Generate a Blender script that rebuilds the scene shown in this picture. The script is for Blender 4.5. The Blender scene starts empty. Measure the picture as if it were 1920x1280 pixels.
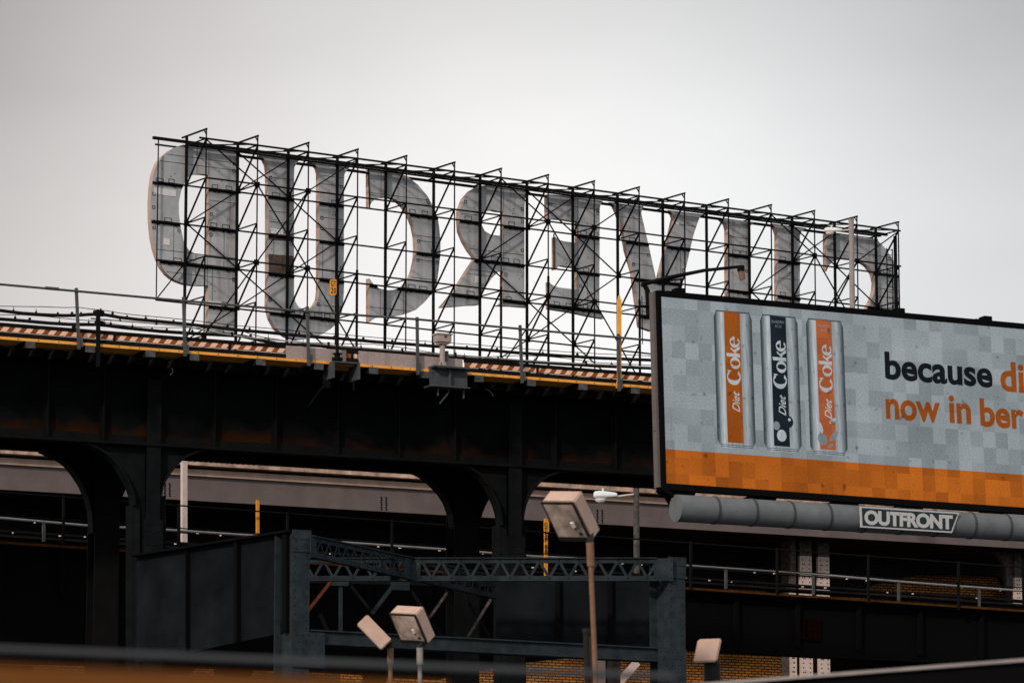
import bpy, bmesh, math, random
from mathutils import Vector, Matrix
from mathutils.geometry import tessellate_polygon
random.seed(7)
sc = bpy.context.scene
C = sc.collection
R = math.radians

# ------------------------------------------------------------------ camera
F_PX = 8000.0                                   # focal length in pixels of the 1920-wide photograph (150 mm)
PITCH = math.atan(1340.0 / F_PX)
CAM = Vector((0, 0, 1.6))
cd = bpy.data.cameras.new('camera'); cam = bpy.data.objects.new('camera', cd); C.objects.link(cam)
cd.sensor_width = 36.0; cd.lens = F_PX / 1920 * 36; cd.clip_start = 0.5; cd.clip_end = 6000
cam.location = CAM; cam.rotation_euler = (R(90) + PITCH, 0, 0)
cd.dof.use_dof = True; cd.dof.focus_distance = 125; cd.dof.aperture_fstop = 7.5
sc.camera = cam
sc.render.resolution_x = 1024; sc.render.resolution_y = 682

# ------------------------------------------------------------------ light
SUN_TO = Vector((-0.46, -0.80, 0.46)).normalized()
sd = bpy.data.lights.new('sun', 'SUN'); sun = bpy.data.objects.new('sun', sd); C.objects.link(sun)
sd.energy = 2.2; sd.angle = R(4); sd.color = (1.0, 0.84, 0.72)
sun.rotation_euler = (-SUN_TO).to_track_quat('-Z', 'Y').to_euler(); sun.location = (-60, -20, 90)
world = bpy.data.worlds.new('World'); sc.world = world; world.use_nodes = True
wt = world.node_tree; wt.nodes.clear()
def wn(t, **k):
    n = wt.nodes.new(t)
    for a, b in k.items(): setattr(n, a, b)
    return n
def wm(op, a, b=None):
    n = wn('ShaderNodeMath', operation=op)
    for i, v in enumerate((a, b)):
        if v is None: continue
        if isinstance(v, (int, float)): n.inputs[i].default_value = v
        else: wt.links.new(v, n.inputs[i])
    return n.outputs[0]
out = wn('ShaderNodeOutputWorld'); bg = wn('ShaderNodeBackground'); bg.inputs[1].default_value = 0.1
sky = wn('ShaderNodeTexSky', sky_type='NISHITA'); sky.sun_disc = False
sky.sun_elevation = math.asin(SUN_TO.z); sky.sun_rotation = math.atan2(SUN_TO.x, SUN_TO.y) % (2 * math.pi)
tc = wn('ShaderNodeTexCoord'); sep = wn('ShaderNodeSeparateXYZ'); wt.links.new(tc.outputs['Generated'], sep.inputs[0])
yy = wm('MAXIMUM', sep.outputs[1], 0.02)
az = wm('DIVIDE', sep.outputs[0], yy); el = wm('DIVIDE', sep.outputs[2], yy)
def lump(a0, e0, wa, we):                       # a soft patch of brighter or darker cloud round one direction
    q = wm('ADD', wm('POWER', wm('ABSOLUTE', wm('DIVIDE', wm('SUBTRACT', az, a0), wa)), 2.0), wm('POWER', wm('ABSOLUTE', wm('DIVIDE', wm('SUBTRACT', el, e0), we)), 2.0))
    return wm('POWER', 2.71828, wm('MULTIPLY', q, -1.0))
no = wn('ShaderNodeTexNoise'); no.inputs['Scale'].default_value = 9; no.inputs['Detail'].default_value = 4; no.inputs['Roughness'].default_value = 0.45
mpn = wn('ShaderNodeMapping'); mpn.inputs['Scale'].default_value = (1, 1, 2.2)
wt.links.new(tc.outputs['Generated'], mpn.inputs[0]); wt.links.new(mpn.outputs[0], no.inputs['Vector'])
val = wm('ADD', 0.69, wm('MULTIPLY', wm('SUBTRACT', no.outputs[0], 0.5), 0.24))
val = wm('ADD', val, wm('MULTIPLY', lump(0.005, 0.178, 0.088, 0.066), 0.33))
val = wm('SUBTRACT', val, wm('MULTIPLY', lump(-0.155, 0.270, 0.080, 0.05), 0.29))
val = wm('SUBTRACT', val, wm('MULTIPLY', lump(-0.155, 0.205, 0.055, 0.06), 0.15))
val = wm('SUBTRACT', val, wm('MULTIPLY', lump(0.155, 0.262, 0.085, 0.055), 0.24))
val = wm('SUBTRACT', val, wm('MULTIPLY', lump(0.0, 0.290, 0.16, 0.03), 0.05))
val = wm('MULTIPLY', wm('MAXIMUM', val, 0.05), 10.0)
tint = wn('ShaderNodeMix', data_type='RGBA'); tint.inputs['A'].default_value = (1.04, 0.985, 0.96, 1); tint.inputs['B'].default_value = (0.99, 1.0, 1.0, 1)
wt.links.new(wm('ADD', wm('MULTIPLY', az, 5.0), 0.55), tint.inputs['Factor'])
cl = wn('ShaderNodeMix', data_type='RGBA', blend_type='MULTIPLY'); cl.inputs['Factor'].default_value = 1
comb = wn('ShaderNodeCombineColor')
for i in range(3): wt.links.new(val, comb.inputs[i])
wt.links.new(tint.outputs['Result'], cl.inputs['A']); wt.links.new(comb.outputs[0], cl.inputs['B'])
mx = wn('ShaderNodeMix', data_type='RGBA'); mx.inputs['Factor'].default_value = 0.96
wt.links.new(sky.outputs[0], mx.inputs['A']); wt.links.new(cl.outputs['Result'], mx.inputs['B'])
wt.links.new(mx.outputs['Result'], bg.inputs[0]); wt.links.new(bg.outputs[0], out.inputs[0])
sc.view_settings.view_transform = 'Standard'; sc.view_settings.look = 'None'; sc.view_settings.gamma = 1; sc.view_settings.exposure = 0
sc.view_settings.use_curve_mapping = False
sc.cycles.use_denoising = True; sc.cycles.max_bounces = 6

# ------------------------------------------------------------------ picture geometry -> places in the world
def ray(px, py):
    rx, ry = (px - 960) / F_PX, (640 - py) / F_PX
    cp, sp = math.cos(PITCH), math.sin(PITCH)
    return Vector((rx, cp - sp * ry, sp + cp * ry))
def G(px, py, d):                               # the point seen at (px, py) at distance d along the lens axis
    return CAM + ray(px, py) * d
class Plane:                                    # an upright (or tilted) plane in the world; offsets count towards the viewer
    def __init__(s, o, u, v=Vector((0, 0, 1))):
        s.o, s.u, s.v = o, u.normalized(), v.normalized()
        s.n = s.u.cross(s.v).normalized()
    @classmethod
    def px(cls, x1, y1, d1, x2, y2):            # a level line through two picture points; the distance of the first is given
        a = G(x1, y1, d1); b = G(x2, y2, d1 * (1980 - y1) / (1980 - y2))
        u = b - a; u.z = 0
        return cls(a, u)
    def at(s, px, py, off=0.0):
        r = ray(px, py); o = s.o + s.n * off
        t = (o - CAM).dot(s.n) / r.dot(s.n)
        return CAM + r * t
    def uv(s, px, py, off=0.0):
        p = s.at(px, py, off) - s.o
        return (p.dot(s.u), p.dot(s.v))
    def w(s, u, v, off=0.0):
        return s.o + s.u * u + s.v * v + s.n * off
# ------------------------------------------------------------------ mesh builder
class MB:
    def __init__(s): s.v = []; s.f = []; s.m = []; s.uv = []
    def face(s, pts, mi=0, uvs=None):
        b = len(s.v); s.v += [Vector(p) for p in pts]; s.f.append(tuple(range(b, b + len(pts)))); s.m.append(mi)
        s.uv.append(uvs if uvs else [(0, 0)] * len(pts))
    def solid(s, vs, fs, mi=0):
        b = len(s.v); s.v += [Vector(p) for p in vs]
        for f in fs: s.f.append(tuple(b + i for i in f)); s.m.append(mi); s.uv.append([(0, 0)] * len(f))
    def hexa(s, q, mi=0):                       # q: 8 corners, bottom ring then top ring
        s.solid(q, [(0, 3, 2, 1), (4, 5, 6, 7), (0, 1, 5, 4), (1, 2, 6, 5), (2, 3, 7, 6), (3, 0, 4, 7)], mi)
    def box(s, c, ax, ay, az_, mi=0):           # centre and three half-axis vectors
        c = Vector(c)
        s.hexa([c + ax * i + ay * j + az_ * k for k in (-1, 1) for i, j in ((-1, -1), (1, -1), (1, 1), (-1, 1))], mi)
    def aabox(s, x0, x1, y0, y1, z0, z1, mi=0):
        s.hexa([(x0, y0, z0), (x1, y0, z0), (x1, y1, z0), (x0, y1, z0), (x0, y0, z1), (x1, y0, z1), (x1, y1, z1), (x0, y1, z1)], mi)
    def beam(s, p, q, w, h=None, mi=0, side=None):   # bar of width w (sideways) and height h
        p, q = Vector(p), Vector(q); h = h or w; d = q - p
        if d.length < 1e-6: return
        k = d.normalized(); a = side if side is not None else Vector((0, 0, 1)).cross(k)
        if a.length < 0.05: a = Vector((1, 0, 0))
        a = (a - k * a.dot(k)).normalized(); b = k.cross(a)
        s.box((p + q) / 2, d / 2, a * w / 2, b * h / 2, mi)
    def tube(s, pts, r, n=8, mi=0, r2=None):
        pts = [Vector(p) for p in pts]; b = len(s.v); m = len(pts)
        for i, p in enumerate(pts):
            k = (pts[min(i + 1, m - 1)] - pts[max(i - 1, 0)]).normalized()
            a = k.cross(Vector((0, 0, 1)))
            if a.length < 0.05: a = k.cross(Vector((0, 1, 0)))
            a.normalize(); c = k.cross(a)
            rr = r if r2 is None else r + (r2 - r) * i / max(m - 1, 1)
            for j in range(n):
                t = 2 * math.pi * j / n; s.v.append(p + a * math.cos(t) * rr + c * math.sin(t) * rr)
        for i in range(m - 1):
            for j in range(n):
                s.f.append((b + i * n + j, b + i * n + (j + 1) % n, b + (i + 1) * n + (j + 1) % n, b + (i + 1) * n + j)); s.m.append(mi); s.uv.append([(0, 0)] * 4)
        for ring, rev in ((0, True), (m - 1, False)):
            c0_ = len(s.v); s.v += [s.v[b + ring * n + j].copy() for j in range(n)]; ids = [c0_ + j for j in range(n)]
            s.f.append(tuple(reversed(ids)) if rev else tuple(ids)); s.m.append(mi); s.uv.append([(0, 0)] * n)
    def prism(s, pl, loops, o0, o1, mi=0, ms=None):  # loops of plane coordinates; o0 nearer the viewer than o1
        ms = mi if ms is None else ms
        flat = [p for l in loops for p in l]
        tris = tessellate_polygon([[Vector((p[0], p[1], 0)) for p in l] for l in loops])
        for t in tris:
            a, b, c = (flat[i] for i in t)
            if (b[0] - a[0]) * (c[1] - a[1]) - (b[1] - a[1]) * (c[0] - a[0]) < 0: b, c = c, b
            s.face([pl.w(*a, o0), pl.w(*b, o0), pl.w(*c, o0)], mi, [a, b, c])
            if o1 is not None: s.face([pl.w(*a, o1), pl.w(*c, o1), pl.w(*b, o1)], mi, [a, c, b])
        if o1 is None: return
        for li, l in enumerate(loops):
            area = sum(l[i - 1][0] * l[i][1] - l[i][0] * l[i - 1][1] for i in range(len(l)))
            if (area < 0) != (li > 0): l = l[::-1]
            for i in range(len(l)):
                a, b = l[i - 1], l[i]
                s.face([pl.w(*a, o1), pl.w(*b, o1), pl.w(*b, o0), pl.w(*a, o0)], ms, [a, b, b, a])
    def pxprism(s, pl, pts, o0, o1, mi=0, ms=None):
        s.prism(pl, [[pl.uv(x, y, o0) for x, y in pts]], o0, o1, mi, ms)
    def rivet(s, p, n, r, mi=0):
        n = n.normalized(); a = n.cross(Vector((0, 0, 1)))
        if a.length < .05: a = Vector((1, 0, 0))
        a.normalize(); b = n.cross(a); ring = [p + a * math.cos(t) * r + b * math.sin(t) * r for t in (0, 1.05, 2.09, 3.14, 4.19, 5.24)]
        top = p + n * r * .7; b0 = len(s.v); s.v += ring + [top]
        for i in range(6): s.f.append((b0 + i, b0 + (i + 1) % 6, b0 + 6)); s.m.append(mi); s.uv.append([(0, 0)] * 3)
    def build(s, name, mats, parent=None, smooth=False):
        off = parent_world(parent)
        me = bpy.data.meshes.new(name)
        me.from_pydata([v - off for v in s.v], [], s.f)
        if not isinstance(mats, (list, tuple)): mats = [mats]
        for m in mats: me.materials.append(m)
        lay = me.uv_layers.new(name='UVMap'); k = 0
        for i, p in enumerate(me.polygons):
            p.material_index = s.m[i]; p.use_smooth = smooth
            for j in range(len(s.f[i])): lay.data[p.loop_start + j].uv = s.uv[i][j]
        me.update()
        o = bpy.data.objects.new(name, me); C.objects.link(o)
        if parent is not None: o.parent = parent
        return o
def parent_world(p):
    v = Vector((0, 0, 0))
    while p is not None: v = v + Vector(p.location); p = p.parent
    return v
def tag(o, label, cat, group=None, kind=None):
    o['label'] = label; o['category'] = cat
    if group: o['group'] = group
    if kind: o['kind'] = kind
    return o
def thing(name, label, cat, loc, group=None):
    o = bpy.data.objects.new(name, None); C.objects.link(o); o.location = loc; o.empty_display_size = .3
    return tag(o, label, cat, group)
def struct(o): o['kind'] = 'structure'; return o

# ------------------------------------------------------------------ materials
def mat(name, col, rough=0.75, spec=0.15, var=0.0, scale=4.0, metal=0.0, streak=None, emit=0.0):
    m = bpy.data.materials.new(name); m.use_nodes = True; nt = m.node_tree; b = nt.nodes['Principled BSDF']
    b.inputs['Base Color'].default_value = (*col, 1); b.inputs['Roughness'].default_value = rough
    b.inputs['Specular IOR Level'].default_value = spec; b.inputs['Metallic'].default_value = metal
    if var or streak:
        g = nt.nodes.new('ShaderNodeNewGeometry'); mp = nt.nodes.new('ShaderNodeMapping'); nt.links.new(g.outputs['Position'], mp.inputs[0])
        n = nt.nodes.new('ShaderNodeTexNoise'); n.inputs['Scale'].default_value = scale; n.inputs['Detail'].default_value = 7; n.inputs['Roughness'].default_value = .62
        nt.links.new(mp.outputs[0], n.inputs['Vector'])
        r = nt.nodes.new('ShaderNodeValToRGB'); nt.links.new(n.outputs[0], r.inputs[0])
        r.color_ramp.elements[0].position = .3; r.color_ramp.elements[1].position = .7
        r.color_ramp.elements[0].color = (*[c * (1 - var) for c in col], 1); r.color_ramp.elements[1].color = (*[min(1, c * (1 + var)) for c in col], 1)
        last = r.outputs[0]
        if streak:                              # drips: noise drawn out downwards
            sc_col, amt, sx = streak
            mp2 = nt.nodes.new('ShaderNodeMapping'); mp2.inputs['Scale'].default_value = (sx, sx, sx * .06); nt.links.new(g.outputs['Position'], mp2.inputs[0])
            n2 = nt.nodes.new('ShaderNodeTexNoise'); n2.inputs['Scale'].default_value = 1; n2.inputs['Detail'].default_value = 5; nt.links.new(mp2.outputs[0], n2.inputs['Vector'])
            r2 = nt.nodes.new('ShaderNodeValToRGB'); r2.color_ramp.elements[0].position = .52; r2.color_ramp.elements[1].position = .78
            r2.color_ramp.elements[1].color = (amt, amt, amt, 1); nt.links.new(n2.outputs[0], r2.inputs[0])
            x = nt.nodes.new('ShaderNodeMix'); x.data_type = 'RGBA'; nt.links.new(r2.outputs[0], x.inputs['Factor']); nt.links.new(last, x.inputs['A']); x.inputs['B'].default_value = (*sc_col, 1)
            last = x.outputs['Result']
        nt.links.new(last, b.inputs['Base Color'])
    return m
M = {}
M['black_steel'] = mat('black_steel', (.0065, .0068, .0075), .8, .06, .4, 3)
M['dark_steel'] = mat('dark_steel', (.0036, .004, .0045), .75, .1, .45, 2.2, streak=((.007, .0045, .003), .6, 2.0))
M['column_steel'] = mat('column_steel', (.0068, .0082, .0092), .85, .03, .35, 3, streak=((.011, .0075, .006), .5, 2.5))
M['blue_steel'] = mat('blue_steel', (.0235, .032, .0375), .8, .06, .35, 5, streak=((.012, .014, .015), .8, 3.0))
M['blue_web'] = mat('blue_web', (.0078, .0105, .0128), .85, .03, .45, 1.3, streak=((.005, .006, .007), .8, 1.2))
M['rivet_dark'] = mat('rivet_dark', (.008, .010, .011), .8, .1)
M['letter_side'] = mat('letter_side', (.46, .345, .295), .7, .2, .12, 3)
M['white_patch'] = mat('white_patch', (.72, .72, .74), .6, .2, .08, 5)
M['seam'] = mat('seam', (.035, .036, .038), .9, .05)
M['rusty_panel'] = mat('rusty_panel', (.105, .075, .066), .9, .05, .35, 6, streak=((.03, .02, .016), .8, 6))
M['yellow_paint'] = mat('yellow_paint', (.96, .41, .075), .6, .2, .18, 5, streak=((.25, .09, .01), .5, 4))
M['yellow_sign'] = mat('yellow_sign', (.85, .36, .04), .5, .2, .06, 6)
M['dull_yellow'] = mat('dull_yellow', (.075, .030, .007), .8, .05, .5, 4)
M['black_ink'] = mat('black_ink', (.012, .012, .013), .7, .1)
M['stripe_pale'] = mat('stripe_pale', (.93, .585, .42), .7, .15, .12, 9)
M['rust_brace'] = mat('rust_brace', (.09, .026, .012), .8, .08, .5, 8)
M['stripe_brown'] = mat('stripe_brown', (.27, .082, .017), .75, .12, .3, 7)
M['tie_wood'] = mat('tie_wood', (.075, .08, .085), .9, .05, .5, 9)
M['dark_wood'] = mat('dark_wood', (.010, .009, .0085), .9, .05, .4, 5)
M['pink_concrete'] = mat('pink_concrete', (.36, .30, .285), .9, .05, .16, 22, streak=((.2, .16, .15), .5, 7))
M['galvanised'] = mat('galvanised', (.066, .072, .076), .6, .25, .25, 8)
M['pale_pipe'] = mat('pale_pipe', (.30, .30, .30), .5, .3, .15, 6)
M['wire'] = mat('wire', (.010, .010, .011), .7, .1)
M['bracket_grey'] = mat('bracket_grey', (.06, .07, .077), .7, .15, .25, 7)
M['beige_box'] = mat('beige_box', (.37, .31, .285), .7, .15, .12, 8)
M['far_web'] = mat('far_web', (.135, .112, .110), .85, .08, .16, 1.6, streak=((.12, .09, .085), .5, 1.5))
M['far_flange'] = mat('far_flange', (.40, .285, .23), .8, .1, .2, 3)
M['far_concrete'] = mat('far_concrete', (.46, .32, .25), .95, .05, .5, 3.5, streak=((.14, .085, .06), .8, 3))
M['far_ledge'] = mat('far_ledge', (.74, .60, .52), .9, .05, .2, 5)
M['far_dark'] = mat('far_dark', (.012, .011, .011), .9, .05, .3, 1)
M['beige_steel'] = mat('beige_steel', (.56, .45, .40), .75, .12, .12, 6)
M['mottled_steel'] = mat('mottled_steel', (.075, .062, .057), .85, .08, .75, 11)  # dark tone, also stands for shade on the upper far columns
M['cream_pole'] = mat('cream_pole', (.62, .53, .49), .7, .15, .1, 6)
M['lamp_tan'] = mat('lamp_tan', (.54, .385, .315), .7, .15, .1, 9)
M['lamp_top'] = mat('lamp_top', (.50, .37, .31), .7, .15, .1, 9)
M['lamp_rim'] = mat('lamp_rim', (.02, .019, .019), .7, .1)
M['tan_pole'] = mat('tan_pole', (.22, .125, .08), .7, .15, .2, 12)
M['lamp_grey'] = mat('lamp_grey', (.70, .77, .78), .5, .3, .1, 10)
M['lamp_glass'] = mat('lamp_glass', (.80, .76, .74), .25, .5)
M['pole_weathered'] = mat('pole_weathered', (.075, .069, .063), .8, .1, .6, 9)
M['pole_pale'] = mat('pole_pale', (.30, .27, .26), .7, .15, .1, 6)
M['tube_grey'] = mat('tube_grey', (.135, .15, .162), .6, .2, .2, 2, streak=((.12, .13, .135), .5, 3))
M['sign_dark'] = mat('sign_dark', (.018, .030, .034), .6, .2)
M['sign_white'] = mat('sign_white', (.48, .49, .51), .6, .2)
M['board_edge'] = mat('board_edge', (.13, .118, .116), .6, .2, .12, 4)
M['red_plate'] = mat('red_plate', (.0065, .002, .0012), .9, .02, .5, 8)
M['fence_grey'] = mat('fence_grey', (.05, .056, .063), .6, .2, .12, 3)
M['fence_orange'] = mat('fence_orange', (.17, .062, .012), .7, .15, .15, 2)
M['parapet_black'] = mat('parapet_black', (.0045, .0045, .005), .9, .03)
M['coping'] = mat('coping', (.36, .33, .32), .8, .1, .2, 6)
M['asphalt'] = mat('asphalt', (.05, .05, .052), .95, .1, .25, .6)
M['roof'] = mat('roof', (.08, .08, .08), .95, .05, .3, .6)

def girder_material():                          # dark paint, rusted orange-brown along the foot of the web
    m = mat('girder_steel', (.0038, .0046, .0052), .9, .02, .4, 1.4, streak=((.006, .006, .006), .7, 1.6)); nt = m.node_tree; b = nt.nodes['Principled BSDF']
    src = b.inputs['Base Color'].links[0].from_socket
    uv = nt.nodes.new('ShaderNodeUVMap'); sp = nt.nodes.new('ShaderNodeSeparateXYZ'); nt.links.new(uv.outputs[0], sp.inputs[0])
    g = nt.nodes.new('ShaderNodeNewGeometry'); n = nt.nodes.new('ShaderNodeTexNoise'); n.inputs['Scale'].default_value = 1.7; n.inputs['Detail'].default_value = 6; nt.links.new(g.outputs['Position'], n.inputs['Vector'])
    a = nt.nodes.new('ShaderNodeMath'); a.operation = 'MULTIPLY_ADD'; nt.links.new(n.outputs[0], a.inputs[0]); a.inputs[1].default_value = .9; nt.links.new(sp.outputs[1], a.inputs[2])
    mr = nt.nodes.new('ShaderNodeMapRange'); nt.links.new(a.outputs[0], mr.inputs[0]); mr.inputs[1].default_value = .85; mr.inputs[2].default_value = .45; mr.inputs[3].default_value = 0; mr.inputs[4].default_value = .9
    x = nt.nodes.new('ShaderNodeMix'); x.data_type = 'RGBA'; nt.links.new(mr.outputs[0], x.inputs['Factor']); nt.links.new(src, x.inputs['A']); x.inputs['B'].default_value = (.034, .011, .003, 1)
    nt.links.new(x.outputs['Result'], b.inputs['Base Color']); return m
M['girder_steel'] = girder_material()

def letter_material():                          # grey sheet metal: panel joints, dents, rust runs
    m = mat('letter_back', (.44, .46, .485), .75, .1, .12, 2.2, streak=((.20, .155, .14), .65, 3.4)); nt = m.node_tree; b = nt.nodes['Principled BSDF']
    src = b.inputs['Base Color'].links[0].from_socket
    uv = nt.nodes.new('ShaderNodeUVMap')
    br = nt.nodes.new('ShaderNodeTexBrick'); nt.links.new(uv.outputs[0], br.inputs['Vector'])
    br.inputs['Color1'].default_value = (.92, .92, .92, 1); br.inputs['Color2'].default_value = (1.08, 1.08, 1.08, 1); br.inputs['Mortar'].default_value = (.30, .30, .30, 1)
    br.inputs['Scale'].default_value = 1; br.inputs['Mortar Size'].default_value = .014; br.inputs['Brick Width'].default_value = 60; br.inputs['Row Height'].default_value = 1.826; br.inputs['Bias'].default_value = 0
    g = nt.nodes.new('ShaderNodeNewGeometry'); n = nt.nodes.new('ShaderNodeTexNoise'); n.inputs['Scale'].default_value = 30; nt.links.new(g.outputs['Position'], n.inputs['Vector'])
    r = nt.nodes.new('ShaderNodeValToRGB'); r.color_ramp.elements[0].position = .34; r.color_ramp.elements[0].color = (.7, .7, .7, 1); r.color_ramp.elements[1].position = .5; nt.links.new(n.outputs[0], r.inputs[0])
    x = nt.nodes.new('ShaderNodeMix'); x.data_type = 'RGBA'; x.blend_type = 'MULTIPLY'; x.inputs['Factor'].default_value = 1; nt.links.new(src, x.inputs['A']); nt.links.new(br.outputs[0], x.inputs['B'])
    y = nt.nodes.new('ShaderNodeMix'); y.data_type = 'RGBA'; y.blend_type = 'MULTIPLY'; y.inputs['Factor'].default_value = .55; nt.links.new(x.outputs['Result'], y.inputs['A']); nt.links.new(r.outputs[0], y.inputs['B'])
    nt.links.new(y.outputs['Result'], b.inputs['Base Color']); return m
M['letter_back'] = letter_material()

def brick_material(name, c1, c2):
    m = bpy.data.materials.new(name); m.use_nodes = True; nt = m.node_tree; b = nt.nodes['Principled BSDF']
    b.inputs['Roughness'].default_value = .9; b.inputs['Specular IOR Level'].default_value = .08
    uv = nt.nodes.new('ShaderNodeUVMap'); br = nt.nodes.new('ShaderNodeTexBrick'); nt.links.new(uv.outputs[0], br.inputs['Vector'])
    br.inputs['Color1'].default_value = (*c1, 1); br.inputs['Color2'].default_value = (*c2, 1); br.inputs['Mortar'].default_value = (.045, .022, .012, 1)
    br.inputs['Scale'].default_value = 1; br.inputs['Mortar Size'].default_value = .016; br.inputs['Brick Width'].default_value = .22; br.inputs['Row Height'].default_value = .078; br.inputs['Bias'].default_value = -.1
    n = nt.nodes.new('ShaderNodeTexNoise'); n.inputs['Scale'].default_value = .8; n.inputs['Detail'].default_value = 5; nt.links.new(uv.outputs[0], n.inputs['Vector'])
    r = nt.nodes.new('ShaderNodeValToRGB'); r.color_ramp.elements[0].position = .3; r.color_ramp.elements[0].color = (.55, .55, .55, 1); r.color_ramp.elements[1].position = .65; nt.links.new(n.outputs[0], r.inputs[0])
    x = nt.nodes.new('ShaderNodeMix'); x.data_type = 'RGBA'; x.blend_type = 'MULTIPLY'; x.inputs['Factor'].default_value = 1; nt.links.new(br.outputs[0], x.inputs['A']); nt.links.new(r.outputs[0], x.inputs['B'])
    nt.links.new(x.outputs['Result'], b.inputs['Base Color']); return m
M['orange_brick'] = brick_material('orange_brick', (.60, .275, .075), (.38, .155, .042)); M['shaded_brick'] = brick_material('shaded_brick', (.16, .07, .022), (.09, .038, .012))  # second brick is a darker copy: shade over the left stretch, put into colour

def screen_material(name, lo, hi, em, kind='check'):   # lit LED panel: picture squares, pixel texture, dead specks
    m = bpy.data.materials.new(name); m.use_nodes = True; nt = m.node_tree; b = nt.nodes['Principled BSDF']; L = nt.links.new
    b.inputs['Roughness'].default_value = .7; b.inputs['Specular IOR Level'].default_value = .1
    uv = nt.nodes.new('ShaderNodeUVMap')
    if kind == 'check':
        mp = nt.nodes.new('ShaderNodeVectorMath'); mp.operation = 'DIVIDE'; L(uv.outputs[0], mp.inputs[0]); mp.inputs[1].default_value = (.285, .315, 1)
        fl = nt.nodes.new('ShaderNodeVectorMath'); fl.operation = 'FLOOR'; L(mp.outputs[0], fl.inputs[0])
        wh = nt.nodes.new('ShaderNodeTexWhiteNoise'); wh.noise_dimensions = '2D'; L(fl.outputs[0], wh.inputs['Vector'])
        n = nt.nodes.new('ShaderNodeTexNoise'); n.inputs['Scale'].default_value = .55; n.inputs['Detail'].default_value = 2; L(uv.outputs[0], n.inputs['Vector'])
        ad = nt.nodes.new('ShaderNodeMath'); ad.operation = 'MULTIPLY_ADD'; L(n.outputs[0], ad.inputs[0]); ad.inputs[1].default_value = .95
        sb = nt.nodes.new('ShaderNodeMath'); sb.operation = 'MULTIPLY_ADD'; L(wh.outputs[0], sb.inputs[0]); sb.inputs[1].default_value = .50; sb.inputs[2].default_value = -.20; L(sb.outputs[0], ad.inputs[2])
        fac = ad.outputs[0]
    else:
        sp = nt.nodes.new('ShaderNodeSeparateXYZ'); L(uv.outputs[0], sp.inputs[0]); fac = sp.outputs[0]
    r = nt.nodes.new('ShaderNodeValToRGB'); L(fac, r.inputs[0]); e = r.color_ramp.elements
    if kind == 'can':
        e[0].color = (.03, .04, .05, 1); e[1].position = 1; e[1].color = (.03, .04, .05, 1)
        for p, c in ((.055, (.10, .12, .135)), (.12, (.33, .375, .395)), (.20, (.54, .59, .61)), (.30, (.36, .40, .42)), (.70, (.31, .345, .37)), (.80, (.40, .44, .46)), (.88, (.26, .30, .32)), (.95, (.09, .11, .125))):
            k = e.new(p); k.color = (*c, 1)
    else:
        e[0].color = (*lo, 1); e[1].color = (*hi, 1)
    v1 = nt.nodes.new('ShaderNodeMapping'); v1.inputs['Scale'].default_value = (26, 55, 1); v1.inputs['Rotation'].default_value = (0, 0, R(24)); L(uv.outputs[0], v1.inputs[0])
    if kind == 'can':
        g = nt.nodes.new('ShaderNodeNewGeometry'); L(g.outputs['Position'], v1.inputs[0])
    n2 = nt.nodes.new('ShaderNodeTexNoise'); n2.inputs['Scale'].default_value = 1; n2.inputs['Detail'].default_value = 3; n2.inputs['Roughness'].default_value = .7; L(v1.outputs[0], n2.inputs['Vector'])
    r2 = nt.nodes.new('ShaderNodeMapRange'); L(n2.outputs[0], r2.inputs[0]); r2.inputs[1].default_value = .3; r2.inputs[2].default_value = .7; r2.inputs[3].default_value = .70; r2.inputs[4].default_value = 1.22
    n3 = nt.nodes.new('ShaderNodeTexNoise'); n3.inputs['Scale'].default_value = 5; n3.inputs['Detail'].default_value = 1; L(uv.outputs[0], n3.inputs['Vector'])
    r3 = nt.nodes.new('ShaderNodeMapRange'); L(n3.outputs[0], r3.inputs[0]); r3.inputs[1].default_value = .22; r3.inputs[2].default_value = .32; r3.inputs[3].default_value = .45; r3.inputs[4].default_value = 1
    mu = nt.nodes.new('ShaderNodeMath'); mu.operation = 'MULTIPLY'; L(r2.outputs[0], mu.inputs[0]); L(r3.outputs[0], mu.inputs[1])
    vm = nt.nodes.new('ShaderNodeVectorMath'); vm.operation = 'SCALE'; L(r.outputs[0], vm.inputs[0]); L(mu.outputs[0], vm.inputs['Scale'])
    L(vm.outputs[0], b.inputs['Emission Color']); b.inputs['Emission Strength'].default_value = em
    b.inputs['Base Color'].default_value = (.004, .004, .004, 1); b.inputs['Specular IOR Level'].default_value = .02
    return m
M['screen_grey'] = screen_material('screen_grey', (.20, .235, .255), (.47, .52, .545), .70)
M['screen_orange'] = screen_material('screen_orange', (.26, .060, .006), (.76, .195, .018), .70)
M['screen_can'] = screen_material('screen_can', None, None, .80, 'can')
M['screen_strip'] = screen_material('screen_strip', (.29, .068, .007), (.50, .125, .012), .70)
M['screen_coral'] = screen_material('screen_coral', (.40, .095, .03), (.60, .165, .055), .70)
M['screen_navy'] = screen_material('screen_navy', (.004, .010, .015), (.010, .019, .027), .85)
M['screen_text_dark'] = screen_material('screen_text_dark', (.003, .006, .009), (.006, .011, .014), .8)
M['screen_text_orange'] = screen_material('screen_text_orange', (.26, .060, .008), (.45, .108, .012), .70)
M['screen_white'] = screen_material('screen_white', (.42, .47, .49), (.66, .70, .72), .70)
M['screen_shade'] = screen_material('screen_shade', (.05, .062, .072), (.09, .11, .125), .85)
M['screen_mid'] = screen_material('screen_mid', (.13, .16, .18), (.25, .29, .31), .85)

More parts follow.
